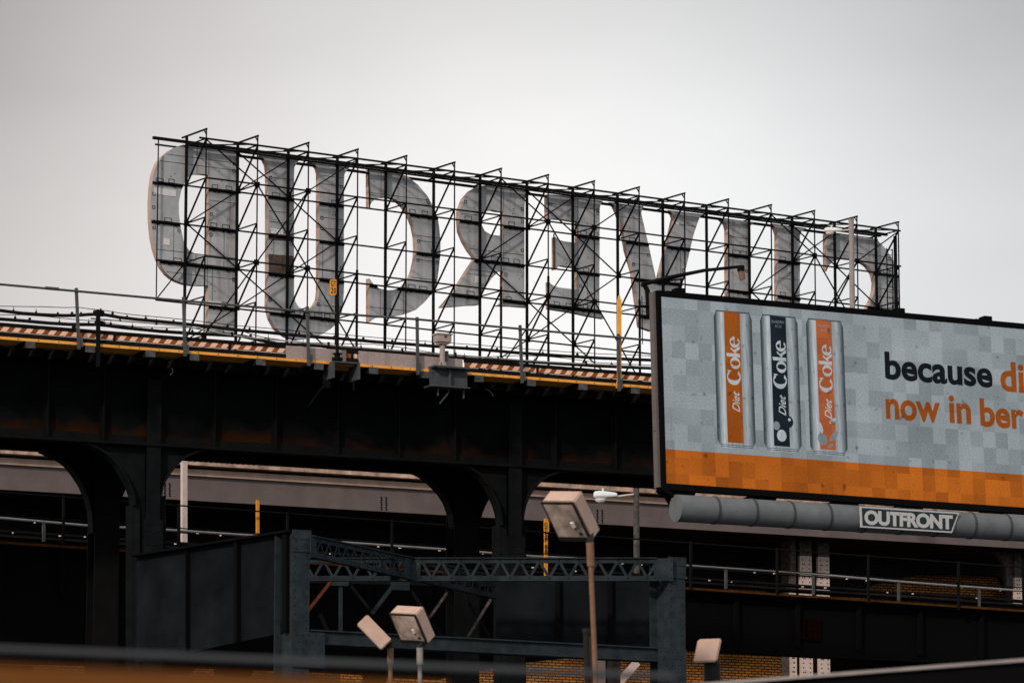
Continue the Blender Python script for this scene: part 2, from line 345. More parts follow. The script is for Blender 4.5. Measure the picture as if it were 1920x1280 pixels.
# ------------------------------------------------------------------ lettering
def text_mesh(body, bold=0.0, shear=0.0, spacing=1.0):
    cu = bpy.data.curves.new('lettering', 'FONT'); cu.body = body; cu.offset = bold; cu.shear = shear; cu.space_character = spacing; cu.resolution_u = 6
    o = bpy.data.objects.new('lettering', cu); C.objects.link(o); bpy.context.view_layer.update()
    dg = bpy.context.evaluated_depsgraph_get(); me = bpy.data.meshes.new_from_object(o.evaluated_get(dg))
    vs = [(v.co.x, v.co.y) for v in me.vertices]; fs = [tuple(p.vertices) for p in me.polygons]
    bpy.data.objects.remove(o); bpy.data.curves.remove(cu); bpy.data.meshes.remove(me)
    x0 = min(v[0] for v in vs); x1 = max(v[0] for v in vs); y0 = min(v[1] for v in vs); y1 = max(v[1] for v in vs)
    return [((x - x0) / (x1 - x0), (y - y0) / (y1 - y0)) for x, y in vs], fs
def put_text(mb, pl, body, u0, v0, u1, v1, off, mi=0, bold=0.0, shear=0.0, up=False, spacing=1.0):
    vs, fs = text_mesh(body, bold, shear, spacing)   # fits the lettering into a box of plane coordinates; up: reads upwards
    m = (lambda x, y: (u0 + (u1 - u0) * x, v0 + (v1 - v0) * y)) if not up else (lambda x, y: (u1 - (u1 - u0) * y, v0 + (v1 - v0) * x))
    for f in fs:
        q = [m(*vs[i]) for i in f]
        area = sum(q[i - 1][0] * q[i][1] - q[i][0] * q[i - 1][1] for i in range(len(q)))
        if area < 0: q = q[::-1]
        mb.face([pl.w(a, b, off) for a, b in q], mi, q)

# ================================================================== ground
g = MB(); g.aabox(-1500, 1500, -300, 3000, -1, 0); o = g.build('ground', M['asphalt']); struct(o); o['label'] = 'dark asphalt ground under the viaducts'; 

# ================================================================== rooftop sign
SF = Plane.px(349, 346.5, 200, 1643, 509.5)             # plane of the rear columns of the lattice, nearest the letters
FX = [296, 349, 445, 540, 632, 723, 813, 900, 988, 1074, 1158, 1243, 1325, 1405, 1486, 1565.6, 1643]   # index 0 is the half bay at the left end
LV = [SF.uv(349, y)[1] for y in (265, 346.5, 419.5, 492.5, 567, 640)]
def solve_off():                                        # distance between the two column rows, from where the first strut ends
    a, b = 0.0, 4.0
    u = SF.uv(349, 346.5)[0]
    for _ in range(50):
        t = (a + b) / 2; p = SF.w(u, LV[1], t) - CAM
        fwd = p.y * math.cos(PITCH) + p.z * math.sin(PITCH)
        if 960 + p.x / fwd * F_PX < 386: a = t
        else: b = t
    return a
NO = solve_off()
FU = []
for x in FX:                                            # columns are upright: take their place at the second level
    FU.append(SF.uv(x, 346.5 + (x - 349) * .126)[0])
ROOF_Z = 30.0
zb = ROOF_Z + .02 - SF.o.z
base = SF.w(FU[8], zb); base.z = ROOF_Z
sign = thing('rooftop_sign', 'huge steel rooftop sign of grey block letters seen from behind, above the viaduct', 'sign', base)
def fp(i, l, off=0.0): return SF.w(FU[i], LV[l], off)
ARM = SF.uv(349, 256)[1]
S = M['black_steel']
for i in range(1, 17):
    m = MB(); m.beam(SF.w(FU[i], zb), SF.w(FU[i], ARM), .115, .10, side=SF.u); m.build('column', S, sign)
    m = MB(); m.beam(SF.w(FU[i], zb, NO), SF.w(FU[i], ARM, NO), .05, .05, side=SF.u)
    if i in (4, 7, 8, 10, 16): m.beam(SF.w(FU[i], zb, NO), SF.w(FU[i], LV[3] + (.2 if i != 8 else 1.0), NO), .10, .07, side=SF.u)   # doubled foot
    m.build('post', S, sign)
    m = MB(); m.beam(SF.w(FU[i], ARM + .02, -.45), SF.w(FU[i], ARM + .02, NO + .06), .06, .075)
    m.beam(SF.w(FU[i], ARM - .22, NO - .02), SF.w(FU[i], ARM - .02, NO - .2), .05, .04); m.build('top_arm', S, sign)
    for l in range(1, 6):
        m = MB(); m.beam(fp(i, l, .06), SF.w(FU[i], LV[l], NO - .03), .055, .055); m.build('strut', S, sign)
    for l in range(0, 5):
        m = MB(); m.beam(SF.w(FU[i], LV[l] - (.25 if l == 0 else .03), NO - .03), fp(i, l + 1, .06), .07, .06); m.build('diagonal', S, sign)
m = MB(); m.beam(SF.w(FU[0], LV[4]), SF.w(FU[0], LV[0]), .045, .045, side=SF.u); m.build('end_post', S, sign)
m = MB(); m.beam(SF.w(FU[16] + .02, zb, NO - .3), SF.w(FU[16] + .02, LV[0] - .45, NO - .3), .16, .1, side=SF.u); m.build('end_post', S, sign)
for l in range(0, 6):                                   # long rows against the letters
    m = MB(); m.beam(SF.w(FU[0 if l < 5 else 1] - (.0 if l else .25), LV[l] - .02, -.07), SF.w(FU[16] + (.1 if l else .8), LV[l] - .02, -.07), .07 if l else .14, .07 if l else .13); m.build('row_beam', S, sign)
for l in (0, 1, 3):                                     # rows of the open side
    z = LV[l] - (.22 if l == 0 else 0)
    m = MB(); m.beam(SF.w(FU[1] + (-.4 if l == 0 else 0), z, NO + .05), SF.w(FU[16] + .1, z, NO + .05), .065, .07 if l else .085); m.build('row_beam', S, sign)
m = MB()                                                # catwalk under the top rows
m.beam(SF.w(FU[0] + .1, LV[0] - .22, -.5), SF.w(FU[16] + .2, LV[0] - .22, -.5), .06, .08)
m.beam(SF.w(FU[1], LV[0] - .20, .12), SF.w(FU[16] + .2, LV[0] - .20, .12), .20, .05)
m.beam(SF.w(FU[1] - .2, LV[0] - .33, -.24), SF.w(FU[16] + .3, LV[0] - .33, -.24), .10, .08)
for i in range(1, 17):
    m.beam(SF.w(FU[i], LV[0] - .2, -.5), SF.w(FU[i], LV[0] - .2, NO), .05, .06)
    if i < 16:
        m.beam(SF.w(FU[i], LV[0] - .17, 0), SF.w(FU[i + 1], LV[0] - .17, NO), .06, .05)
m.build('catwalk', S, sign)
def brace(a, b, off):
    m = MB(); p = SF.w(FU[a[0]], LV[a[1]] - (.25 if a[1] == 0 else 0), off); q = SF.w(FU[b[0]], LV[b[1]] - (.25 if b[1] == 0 else 0), off); m.beam(p, q, .05, .055)
    for c in [e for e, n_ in ((p, a), (q, b)) if n_[1] > 0]: m.box(c, SF.u * .13, SF.v * .13, SF.n * .02)
    m.build('brace', S, sign)
for k in (0, 6, 12):
    for a, b in (((2, 0), (3, 1)), ((3, 1), (4, 2)), ((1, 2), (2, 1)), ((2, 1), (3, 0)), ((1, 2), (2, 3)), ((2, 3), (3, 4)), ((3, 4), (4, 5)), ((2, 4), (3, 3)), ((3, 3), (4, 2)), ((1, 5), (2, 4))):
        brace((a[0] + k, a[1]), (b[0] + k, b[1]), .085)
    for a, b in (((1, 0), (2, 1)), ((2, 1), (3, 3)), ((3, 3), (4, 5)), ((2, 3), (3, 1)), ((3, 1), (4, 0)), ((1, 5), (2, 3))):
        brace((a[0] + k, a[1]), (b[0] + k, b[1]), NO + .0)
m = MB(); m.beam(fp(0, 4), fp(1, 3), .05, .05); m.beam(fp(0, 4), SF.w(FU[0] + .8, LV[4] + .05), .05, .12); m.build('brace', S, sign)
m = MB()                                                # ladder at the right end
la = SF.uv(1662.6, 470, 1.0)[0]; lb = SF.uv(1673, 470, 1.0)[0]; lt = SF.uv(1667, 466, 1.0)[1]
for u in (la, lb): m.beam(SF.w(u, zb, 1.0), SF.w(u, lt, 1.0), .045, .045, side=SF.u)
z = zb
while z < lt: m.beam(SF.w(la, z, 1.0), SF.w(lb, z, 1.0), .03, .03); z += .28
m.build('ladder', S, sign)
m = MB()
for x, y0, y1, wd in ((692, 315, 392, .045), (1158, 520, 700, .1)):
    u = SF.uv(x, y0, -.1)[0]
    if x < 1000: m.beam(SF.w(u + .08, SF.uv(x, y1, -.1)[1], -.15), SF.w(u + .0, SF.uv(x, y0, -.1)[1], -.15), wd, wd, side=SF.u)
for x, y0, y1 in ((1039, 438, 505), ):
    u = SF.uv(x, y0, -.1)[0]; m.beam(SF.w(u, SF.uv(x, y1, -.1)[1], -.12), SF.w(u, SF.uv(x, y0, -.1)[1], -.12), .05, .05, side=SF.u)
m.build('conduit', S, sign)
LO, LD = -.16, -.48                                     # letters: back face and front face
letters = {
 'P': ([(391,625),(442.7,628),(442.7,350),(445,284),(420,279),(391,275),(365,272),(343,271.5),(331,275.5),(318,283),(305,293),(295,306),(288,325),(284,350),(282.5,380),(283,416),(286,445),(290,465),(296,484),(303,500),(312.5,513),(322,521),(332,527),(347.5,532.5),(363,534.6),(391,535)],
       [(391,328),(380,326.3),(369,326),(356,329.5),(347.5,339),(340,357),(335.5,379),(335.5,400.6),(339,427),(345,455),(354,468.5),(365,475),(378,477),(391,477)]),
 'U': ([(487.5,291),(657.5,311),(651.6,318),(646,326),(645,345),(645,545),(643.8,565),(640.6,587),(632,605),(621,616),(603.5,627),(584,633.5),(560,636.7),(548,634.5),(535.6,630),(518,616),(507,596),(502,572),(503,540),(503,325),(501,309),(496,299)],
       None),
 'C': ([(692,317),(720,321),(750,326),(764.7,331),(784,347),(802,368),(815,392.5),(821,410),(823.8,427.5),(826,450),(826,475),(822.7,506),(819.4,530),(808.5,552),(795,567.5),(780,580.6),(762.5,588),(743,592),(723,592.7),(705.6,595),(692.5,603.6),(692.5,521.5),(701,533.6),(712,541),(727.5,544),(740.6,543),(754,538),(764.7,528),(770,519),(774.5,508.5),(779,489),(781,467),(780,445),(775.6,423),(767,401),(756,386),(743,374),(727.5,369.5),(714,370),(703.5,374),(697,379),(692.5,389)], None),
 'R': ([(990,358),(984.6,372),(983.5,390),(983.5,555),(985,568),(991,576),(960,573.5),(930,573),(937,571),(943,566),(944,508),(936,508),(922,521.6),(906,545.6),(898.5,571.4),(878,572),(858.8,574),(827,576),(837,565),(850,548),(855.5,541),(872,515),(891.6,484),(880.6,469),(871,453),(863,433),(861,410),(862,392.5),(869.7,373),(883,357.5),(898,348.8),(915,347),(950,352)],
       [(944,397),(934,396),(924,393.6),(911,394.7),(905.8,399),(902.5,410),(903,421),(909,433),(920,439.5),(932,441.5),(944,441.7)]),
 'E': ([(1027,364),(1060,367),(1131,377),(1126,383),(1124.7,392),(1123.8,579),(1126,586.5),(1133.5,597),(1110,593),(1071,585),(1029.8,578.4),(1029.8,527.6),(1033,532),(1039,536),(1049,538.8),(1066,541),(1084,543),(1084,502),(1065.6,500),(1055,498),(1048.8,498),(1041,506),(1041,443.8),(1047,449),(1056,452),(1070,454),(1084,456),(1084,415.6),(1075,414.7),(1052,411),(1039,410),(1033,411),(1027,414)], None),
 'V': ([(1143,379),(1207,387),(1203.4,393),(1202.5,400.6),(1213.8,449),(1231,526),(1236,524),(1249,470),(1260.6,425),(1264.4,408),(1262,401),(1254,394),(1318,402),(1313,406),(1309.4,414),(1300,442),(1283,517),(1262,622),(1222,620),(1202,613),(1200.5,608),(1187.5,509),(1176,470),(1167,423),(1159,398.8),(1153,386)], None),
 'L': ([(1352,410),(1415,417),(1406,424),(1403,432),(1403,640),(1300,628),(1300,570),(1315,590),(1340,597),(1364.7,600),(1364.7,430),(1362,420)], None),
 'I': ([(1447,419),(1512,428),(1503,434),(1500,442),(1500,640),(1508,650),(1450,642),(1458,634),(1458.7,440),(1455,428)], None),
 'S': ([(1549.8,438),(1580,440),(1620,444),(1644.8,450),(1660.6,466),(1676.4,489.5),(1684,513),(1687,538),(1688,560),(1684,590),(1672,620),(1640,650),(1610,668),(1600,690),(1612,705),(1640,708),(1680,700),(1680,740),(1600,736),(1565,720),(1552,690),(1558,655),(1590,620),(1627,576),(1635,560),(1640,544),(1641,528),(1637,512.5),(1627,498.6),(1613,488.7),(1595,484.8),(1577.5,484.8),(1561.6,490.7),(1553.7,498.6),(1549.8,508.5)], None),
}
uinner = [(598.6,323),(582.7,303),(557.5,301),(552,317.5),(551.4,335),(551.4,552.5),(554,565.6),(560,575.5),(570.6,581),(581.6,579),(590,572),(596.5,561),(598.6,544)]
# the U is a loop with an open top: outer outline, in along the right leg, round the bowl, out along the left leg
ou = letters['U'][0]
letters['U'] = ([(487.5,291),(562,300.5),(557.5,304),(552,314),(551.4,330),(551.4,552.5),(554,565.6),(560,575.5),(570.6,581),(581.6,579),(590,572),(596.5,561),(598.6,544),(598.6,325),(596,315),(590,308),(580,303),(657.5,312)] + ou[2:], None)
def inside(p, loop):
    c = False; n = len(loop)
    for i in range(n):
        a, b = loop[i - 1], loop[i]
        if (a[1] > p[1]) != (b[1] > p[1]) and p[0] < (b[0] - a[0]) * (p[1] - a[1]) / (b[1] - a[1]) + a[0]: c = not c
    return c
patches = {'P': [((289,352),(330,369)), ((307,447),(318,460)), ((391,563),(415,574))], 'U': [((507,428),(531,440)), ((620,313),(632,317))], 'R': [((891,518),(909,532))], 'L': [((1378,415),(1388,421))], 'I': [((1477,500),(1484,510)), ((1475,428),(1483,433))], 'V': [((1268,415),(1273,422))], 'E': [((1066,493),(1075,500))], 'S': [], 'C': []}
look = {'P': 'mirrored letter P at the left end, with bright patches in its bowl', 'U': 'mirrored letter U with rust brown panels in one leg', 'C': 'mirrored letter C opening to the left', 'R': 'mirrored letter R with a slanted leg', 'E': 'mirrored letter E with its arms to the left', 'V': 'mirrored letter V running down behind the lit billboard', 'L': 'mirrored letter L whose foot the billboard hides', 'I': 'mirrored letter I cut off by the billboard', 'S': 'mirrored letter S at the right end beside the ladder'}
for ch, (outer, hole) in letters.items():
    lo = [SF.uv(x, y, LO) for x, y in outer]; loops = [lo]; lh = None
    if hole: lh = [SF.uv(x, y, LO) for x, y in hole]; loops.append(lh)
    m = MB(); m.prism(SF, loops, LO, LD, 0, 1)
    ok = lambda p: inside(p, lo) and not (lh and inside(p, lh))
    for (a, b) in patches[ch]:
        u0, v0 = SF.uv(a[0], a[1], LO); u1, v1 = SF.uv(b[0], b[1], LO)
        m.prism(SF, [[(u0, v1), (u1, v1), (u1, v0), (u0, v0)]], LO + .02, LO + .001, 2)
    if ch == 'U':
        for (x0, y0, x1, y1) in ((504, 476, 550.5, 513), (504, 442, 550.5, 449)):
            m.pxprism(SF, [(x0, y0), (x1, y0 + 4), (x1, y1 + 4), (x0, y1)], LO + .015, LO + .001, 3)
    us = [p[0] for p in lo]; vs = [p[1] for p in lo]
    def runs_at(z):                                     # where a level line crosses the letter
        out_, run, u = [], None, min(us)
        while u < max(us) + .04:
            if ok((u, z)): run = [u, u] if run is None else [run[0], u]
            elif run: out_.append(run); run = None
            u += .04
        return [q for q in out_ if q[1] - q[0] > .3]
    def slab(q, t): m.prism(SF, [[(q[0], q[1]), (q[2], q[1]), (q[2], q[3]), (q[0], q[3])]], LO + t, LO + .001, 4)
    def frame(u, v, w, h):                              # rim of an access plate
        if not all(ok(q) for q in ((u - .03, v), (u + w + .03, v), (u + w + .03, v + h), (u - .03, v + h))): return
        t = .016
        for q in ((u, v, u + w, v + t), (u, v + h - t, u + w, v + h), (u, v + t, u + t, v + h - t), (u + w - t, v + t, u + w, v + h - t)): slab(q, .02)
    for l in range(1, 6):
        for a, b in runs_at(LV[l] + .12):               # pairs of plates just above the rails
            k = a + .06 + random.random() * .25
            while k < b - .45:
                if random.random() < .62: frame(k, LV[l] + .04, random.uniform(.30, .44), random.uniform(.15, .22))
                k += random.uniform(.5, .8)
        for _ in range(2):                              # sheet joints right across a stroke, some of them clips only
            z = LV[l] + random.uniform(.3, 1.55)
            for a, b in runs_at(z):
                if random.random() < .55: slab((a + .03, z, b - .03, z + .016), .014)
                if random.random() < .4: frame(a + .04, z - .1, .14, .15)
                if random.random() < .4: frame(b - .2, z - .1, .14, .15)
    n = 0
    while n < 34:                                       # bolt heads and small holes
        u, v = random.uniform(min(us), max(us)), random.uniform(min(vs), max(vs)); n += 1
        if ok((u, v)) and ok((u + .05, v + .05)): slab((u, v, u + .035, v + .035), .02)
    for x in [q for q in range(int(min(us) / .9) - 1, int(max(us) / .9) + 1)]:   # upright sheet joints between the rails
        for l in range(0, 5):
            if random.random() < .55: continue
            u = x * .9 + .35 + (l % 2) * .3; z0_, z1_ = LV[l + 1] + .05, LV[l] - .12
            if all(ok((u + d_, z0_ + (z1_ - z0_) * t_)) for d_ in (-.03, .04) for t_ in (0, .25, .5, .75, 1)): slab((u, z0_, u + .014, z1_), .012)
    if ch in 'PRCE':
        for u in {'P': (SF.uv(369, 300, LO)[0], SF.uv(391, 300, LO)[0]), 'R': (SF.uv(944, 380, LO)[0],), 'C': (SF.uv(714, 340, LO)[0], SF.uv(757, 350, LO)[0]), 'E': (SF.uv(1083, 400, LO)[0],)}[ch]:
            v = min(vs); 
            while v < max(vs):                          # riveted upright joints
                if ok((u - .02, v)) and ok((u + .04, v + .1)): slab((u, v, u + .014, v + .07), .014)
                v += .1
    L = m.build('letter', [M['letter_back'], M['letter_side'], M['white_patch'], M['rusty_panel'], M['seam']], sign); L['label'] = look[ch]
    step = .04
    for l in range(1, 6):                               # rails that carry the letter where the rows cross it
        z = LV[l] - .07; u = min(us); run = None; runs = []
        while u < max(us) + step:
            if ok((u, z)):
                run = [u, u] if run is None else [run[0], u]
            elif run: runs.append(run); run = None
            u += step
        for a, b in runs:
            if b - a < .3: continue
            m = MB(); m.beam(SF.w(a, z, LO + .035), SF.w(b, z, LO + .035), .06, .11)
            for _ in range(int((b - a) * 3.5)):
                uu = random.uniform(a + .06, b - .06); m.box(SF.w(uu, z + random.choice((-.06, .06)), LO + .04), SF.u * random.uniform(.02, .06), SF.v * .035, SF.n * .03)
            m.build('mounting_rail', S, L)

# the studio building that carries the sign
m = MB(); c0 = SF.w(-12, 0, 10); c1 = SF.w(52, 0, 10); c2 = SF.w(52, 0, -40); c3 = SF.w(-12, 0, -40)
studio = thing('studio_building', 'brick studio building under the rooftop sign, hidden behind the viaduct', 'building', (base.x, base.y + 10, 0))
ring = [c0, c1, c2, c3]; cuts = [0, 64, 114, 178, 228]
for i in range(4):
    a, b = ring[i], ring[(i + 1) % 4]
    m.face([(a.x, a.y, 0), (b.x, b.y, 0), (b.x, b.y, ROOF_Z - .3), (a.x, a.y, ROOF_Z - .3)], 0, [(cuts[i], 0), (cuts[i + 1], 0), (cuts[i + 1], 30), (cuts[i], 30)])
m.build('wall', M['orange_brick'], studio)
m = MB(); m.hexa([(p.x, p.y, ROOF_Z - .3) for p in ring] + [(p.x, p.y, ROOF_Z) for p in ring]); m.build('roof', M['roof'], studio)

# ================================================================== main viaduct
V = Plane.px(0, 630.5, 83, 1157, 718.8)                 # outer edge of the deck
def yl(x, y0=630.5): return y0 + .0763 * x * (1980 - y0) / 1349.5     # a level line through (0, y0)
VG = -1.25; VR = VG - 2.3                               # planes of the front and the rear girder
viaduct = thing('elevated_railway_viaduct', 'dark riveted elevated railway viaduct with curved column brackets crossing the whole picture', 'viaduct', V.w(0, -V.o.z))
XL, XR = -440, 2160
fb = lambda x: 818.5 + .0585 * x                        # foot of the front girder
rb = lambda x: 838.5 + .0600 * x                        # foot of the rear girder
def shift(pl, pts, off): return [pl.uv(x, y, off) for x, y in pts]
m = MB()
q = shift(V, [(XL, fb(XL)), (XR, fb(XR)), (XR, yl(XR, 655)), (XL, yl(XL, 655))], VG)
def web(pl, q, o0, o1):                                 # web whose UV v counts metres above its foot
    mm = MB(); a, b, c, d = q
    mm.face([pl.w(*a, o0), pl.w(*b, o0), pl.w(*c, o0), pl.w(*d, o0)], 0, [(a[0], 0), (b[0], 0), (c[0], c[1] - b[1]), (d[0], d[1] - a[1])])
    mm.face([pl.w(*d, o1), pl.w(*c, o1), pl.w(*b, o1), pl.w(*a, o1)], 0, [(d[0], d[1] - a[1]), (c[0], c[1] - b[1]), (b[0], 0), (a[0], 0)])
    mm.face([pl.w(*a, o1), pl.w(*b, o1), pl.w(*b, o0), pl.w(*a, o0)]); mm.face([pl.w(*d, o0), pl.w(*c, o0), pl.w(*c, o1), pl.w(*d, o1)])
    return mm
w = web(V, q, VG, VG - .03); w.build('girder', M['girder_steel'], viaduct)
m = MB(); a, b = V.at(XL, fb(XL), VG), V.at(XR, fb(XR), VG); m.beam(a + V.n * .0, b + V.n * .0, .34, .05)
m.beam(a + V.n * .03 + Vector((0, 0, .11)), b + V.n * .03 + Vector((0, 0, .11)), .03, .14)
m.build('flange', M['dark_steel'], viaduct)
q = shift(V, [(XL, rb(XL)), (XR, rb(XR)), (XR, yl(XR, 668)), (XL, yl(XL, 668))], VR)
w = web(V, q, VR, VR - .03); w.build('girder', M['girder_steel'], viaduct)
m = MB(); a, b = V.at(XL, rb(XL), VR), V.at(XR, rb(XR), VR); m.beam(a, b, .34, .05)
for x in range(352, 482, 10):
    p = V.at(x, rb(x), VR); m.box(p + V.n * .12 - Vector((0, 0, .045)), V.u * .025, Vector((0, 0, .025)), V.n * .03)
m.build('flange', M['dark_steel'], viaduct)
for x, wd in ((85, .1), (190, .1), (398, .09), (513, .13), (629, .13), (744, .09), (849, .13), (1037, .1), (1150, .1), (1262, .1), (1400, .1), (1520, .1), (1640, .1), (1760, .1), (1880, .1)):
    m = MB(); u0 = V.uv(x, fb(x), VG)[0]; v0 = V.uv(x, fb(x), VG)[1] + .04; v1 = V.uv(x, yl(x, 655), VG)[1]
    m.prism(V, [[(u0 - wd / 2, v0), (u0 + wd / 2, v0), (u0 + wd / 2, v1), (u0 - wd / 2, v1)]], VG + .012, VG + .001)
    m.prism(V, [[(u0 - .015, v0), (u0 + .015, v0), (u0 + .015, v1), (u0 - .015, v1)]], VG + .13, VG + .012)
    m.build('stiffener', M['dark_steel'], viaduct)
def knee(arc, corner, off, t, mats):                    # curved bracket: plate under the girder with a rim along the curve
    m = MB(); lo_ = shift(V, arc + corner, off); m.prism(V, [lo_], off, off - t)
    pts = [V.at(x, y, off - t / 2) for x, y in arc]
    for i in range(len(pts) - 1): m.beam(pts[i], pts[i + 1], .28, .04)
    m.build('knee_bracket', mats, viaduct)
def column(x0, x1, ytop, off, mats, plate=None):
    m = MB(); u0 = V.uv(x0, 850, off)[0]; u1 = V.uv(x1, 850, off)[0]; vt = V.uv((x0 + x1) / 2, ytop, off)[1]; vb = -V.o.z
    um = (u0 + u1) / 2
    m.prism(V, [[(u0, vb), (u1, vb), (u1, vt), (u0, vt)]], off + .14, off + .11)
    m.prism(V, [[(u0, vb), (u1, vb), (u1, vt), (u0, vt)]], off - .27, off - .30)
    m.prism(V, [[(um - .02, vb), (um + .02, vb), (um + .02, vt), (um - .02, vt)]], off + .11, off - .27)
    for y in range(700, 1400, 16):
        if plate and y < plate: continue
        for du in (.05, u1 - u0 - .05):
            p = V.w(u0 + du, V.uv((x0 + x1) / 2, y, off)[1], off + .14); m.rivet(p, V.n, .022)
    if plate:
        vp = V.uv(x0, plate, off)[1]; m.prism(V, [[(u0 - .05, vb), (u1 + .06, vb), (u1 + .06, vp), (u0 - .05, vp)]], off + .165, off + .142)
        for k in range(14):
            for du in (0, .07, u1 - u0 - .07, u1 - u0):
                m.rivet(V.w(u0 + du, vp - .08 - k * .14, off + .165), V.n, .022)
    m.build('column', mats, viaduct)
CS = M['column_steel']
column(271, 297, yl(284, 690), VG, CS, 975); column(949, 973, yl(961, 690), VG, CS, 1005)
column(2120, 2146, yl(2130, 700), VG, CS); column(-420, -394, yl(-407, 690), VG, CS)
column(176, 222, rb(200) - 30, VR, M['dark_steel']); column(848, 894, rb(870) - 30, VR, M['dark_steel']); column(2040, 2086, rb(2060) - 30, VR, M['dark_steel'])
knee([(160, 832), (180, 841), (197, 852), (209, 863), (219, 874), (228, 888), (236, 902), (242, 916), (247, 930), (249, 948), (249, 985), (249, 1330)], [(272, 1330), (272, 830)], VG, .06, CS)
knee([(298, 1330), (298, 985), (297, 948), (298, 929), (300, 914), (306, 901), (315, 887), (325, 874), (338, 862), (354, 852), (376, 844)], [(376, 836), (290, 832), (290, 1330)], VG, .06, CS)
knee([(845, 866), (857, 869), (878, 878), (897, 891), (911, 909), (922, 930), (929, 945), (934, 962), (937, 985), (938, 1020), (938, 1330)], [(950, 1330), (950, 872)], VG, .06, CS)
knee([(974, 1330), (974, 1020), (974, 985), (977, 962), (981, 945), (988, 929), (998, 914), (1012, 900), (1028, 891), (1050, 884)], [(1050, 878), (966, 873), (966, 1330)], VG, .06, CS)
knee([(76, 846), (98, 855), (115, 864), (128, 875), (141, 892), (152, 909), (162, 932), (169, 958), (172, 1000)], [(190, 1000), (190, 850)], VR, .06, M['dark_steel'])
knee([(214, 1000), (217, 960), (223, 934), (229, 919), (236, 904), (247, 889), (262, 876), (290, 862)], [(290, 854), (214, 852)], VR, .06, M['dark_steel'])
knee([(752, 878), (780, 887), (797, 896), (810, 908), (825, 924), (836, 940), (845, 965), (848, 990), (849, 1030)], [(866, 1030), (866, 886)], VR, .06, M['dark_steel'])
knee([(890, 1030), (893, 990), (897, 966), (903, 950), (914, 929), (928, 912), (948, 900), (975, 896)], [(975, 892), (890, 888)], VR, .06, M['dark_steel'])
for x in range(-140, 2000, 108):                        # cross beams between the girders
    m = MB(); u0 = V.uv(x, 760, VG)[0]; v1 = V.uv(x, yl(x, 668), VG)[1]
    m.beam(V.w(u0, v1 - .2, VG - .04), V.w(u0, v1 - .2, VR - .1), .14, .4); m.build('cross_beam', M['dark_steel'], viaduct)
# ties, deck, kerb timbers, the yellow walkway edge
PK = V.uv(0, 630)[1]
m = MB(); m.beam(V.w(V.uv(XL, 640)[0], PK - .03, -.35), V.w(V.uv(XR, 780)[0], PK - .03, -.35), .62, .045)
m.beam(V.w(V.uv(XL, 640)[0], PK - .03, -.018), V.w(V.uv(XR, 780)[0], PK - .03, -.018), .03, .055)
u = V.uv(XL, 640)[0]
while u < V.uv(XR, 780)[0]:
    m.rivet(V.w(u, PK - .03, -.002), V.n, .014, 1); u += .42
m.build('walkway_edge', [M['yellow_paint'], M['rivet_dark']], viaduct)
for x in (-90, 0 + 57 - 108, 57, 168, 281.5, 365, 488, 597, 699.5, 797, 897, 996, 1093, 1190, 1290, 1390, 1490, 1590, 1690, 1790, 1890):
    if x == -51: continue
    m = MB(); u0 = V.uv(x, 650)[0]; e = random.uniform(.0, .05); m.beam(V.w(u0, PK - .125, e - .012), V.w(u0, PK - .125, -4.4), .20, .135); m.beam(V.w(u0, PK - .125, e), V.w(u0, PK - .125, e - .012), .20, .135, 1); m.build('tie', [M['dark_wood'], M['tie_wood']], viaduct)
u = V.uv(XL, 640)[0] + .25; k = 0
for k in range(60):                                     # the shorter ties set back under the walkway
    m_u = u + k * .42
    if m_u > V.uv(XR, 780)[0] or k > 58: break
    m = MB(); m.beam(V.w(m_u, PK - .15, -.66), V.w(m_u, PK - .15, -4.3), .19, .15); m.build('inner_tie', M['dark_wood'], viaduct)
m = MB(); m.beam(V.w(V.uv(XL, 640)[0], PK - .01, -2.6), V.w(V.uv(XR, 780)[0], PK - .01, -2.6), 3.4, .08)
m.build('deck', M['dark_wood'], viaduct)
m = MB()
def kerb(x0, x1):
    u0, u1 = V.uv(x0, yl(x0, 625), -.10)[0], V.uv(x1, yl(x1, 625), -.10)[0]
    m.beam(V.w(u0, PK + .045, -.15), V.w(u1, PK + .045, -.15), .16, .085)
    m.beam(V.w(u0, PK + .095, -.16), V.w(u1, PK + .095, -.16), .10, .02)
kerb(XL, 536); kerb(650, 671); kerb(869, XR)
m.build('kerb_timber', M['dark_wood'], viaduct)
# striped boards
def board(x0, x1, label):
    o = thing('hazard_board', label, 'hazard board', V.w(V.uv((x0 + x1) / 2, 640, -.12)[0], PK + .06, -.12), 'striped boards along the viaduct edge')
    u0, u1 = V.uv(x0, yl(x0, 615), -.1)[0], V.uv(x1, yl(x1, 615), -.1)[0]; z0, z1 = PK + .115, PK + .215
    m = MB(); m.prism(V, [[(u0, z0), (u1, z0), (u1, z1), (u0, z1)]], -.1, -.14, 0)
    u = u0 - .15; p = .243
    while u < u1 + .1:
        q = [(u, z0 + .004), (u + p * .52, z0 + .004), (u + p * .52 + .07, z1 - .004), (u + .07, z1 - .004)]
        q = [(min(max(a, u0 + .003), u1 - .003), b) for a, b in q]
        if q[1][0] - q[0][0] > .02: m.prism(V, [q], -.096, None, 1)
        u += p
    m.build('striped_face', [M['stripe_brown'], M['stripe_pale']], o)
    m = MB(); m.beam(V.w(u0, z1 + .035, -.13), V.w(u1, z1 + .035, -.13), .09, .07); m.build('top_rail', M['black_steel'], o)
    n = max(1, int((u1 - u0) / 2.4))
    for k in range(n):
        uu = u0 + (u1 - u0) * (k + .5) / n
        m = MB(); m.beam(V.w(uu, PK + .02, -.09), V.w(uu, z1 + .06, -.09), .045, .03, side=V.u); m.build('bracket', M['black_steel'], o)
board(-120, 536, 'long orange and cream striped hazard board on the left half of the viaduct edge')
board(650, 670, 'very short piece of striped hazard board between the two concrete panels')
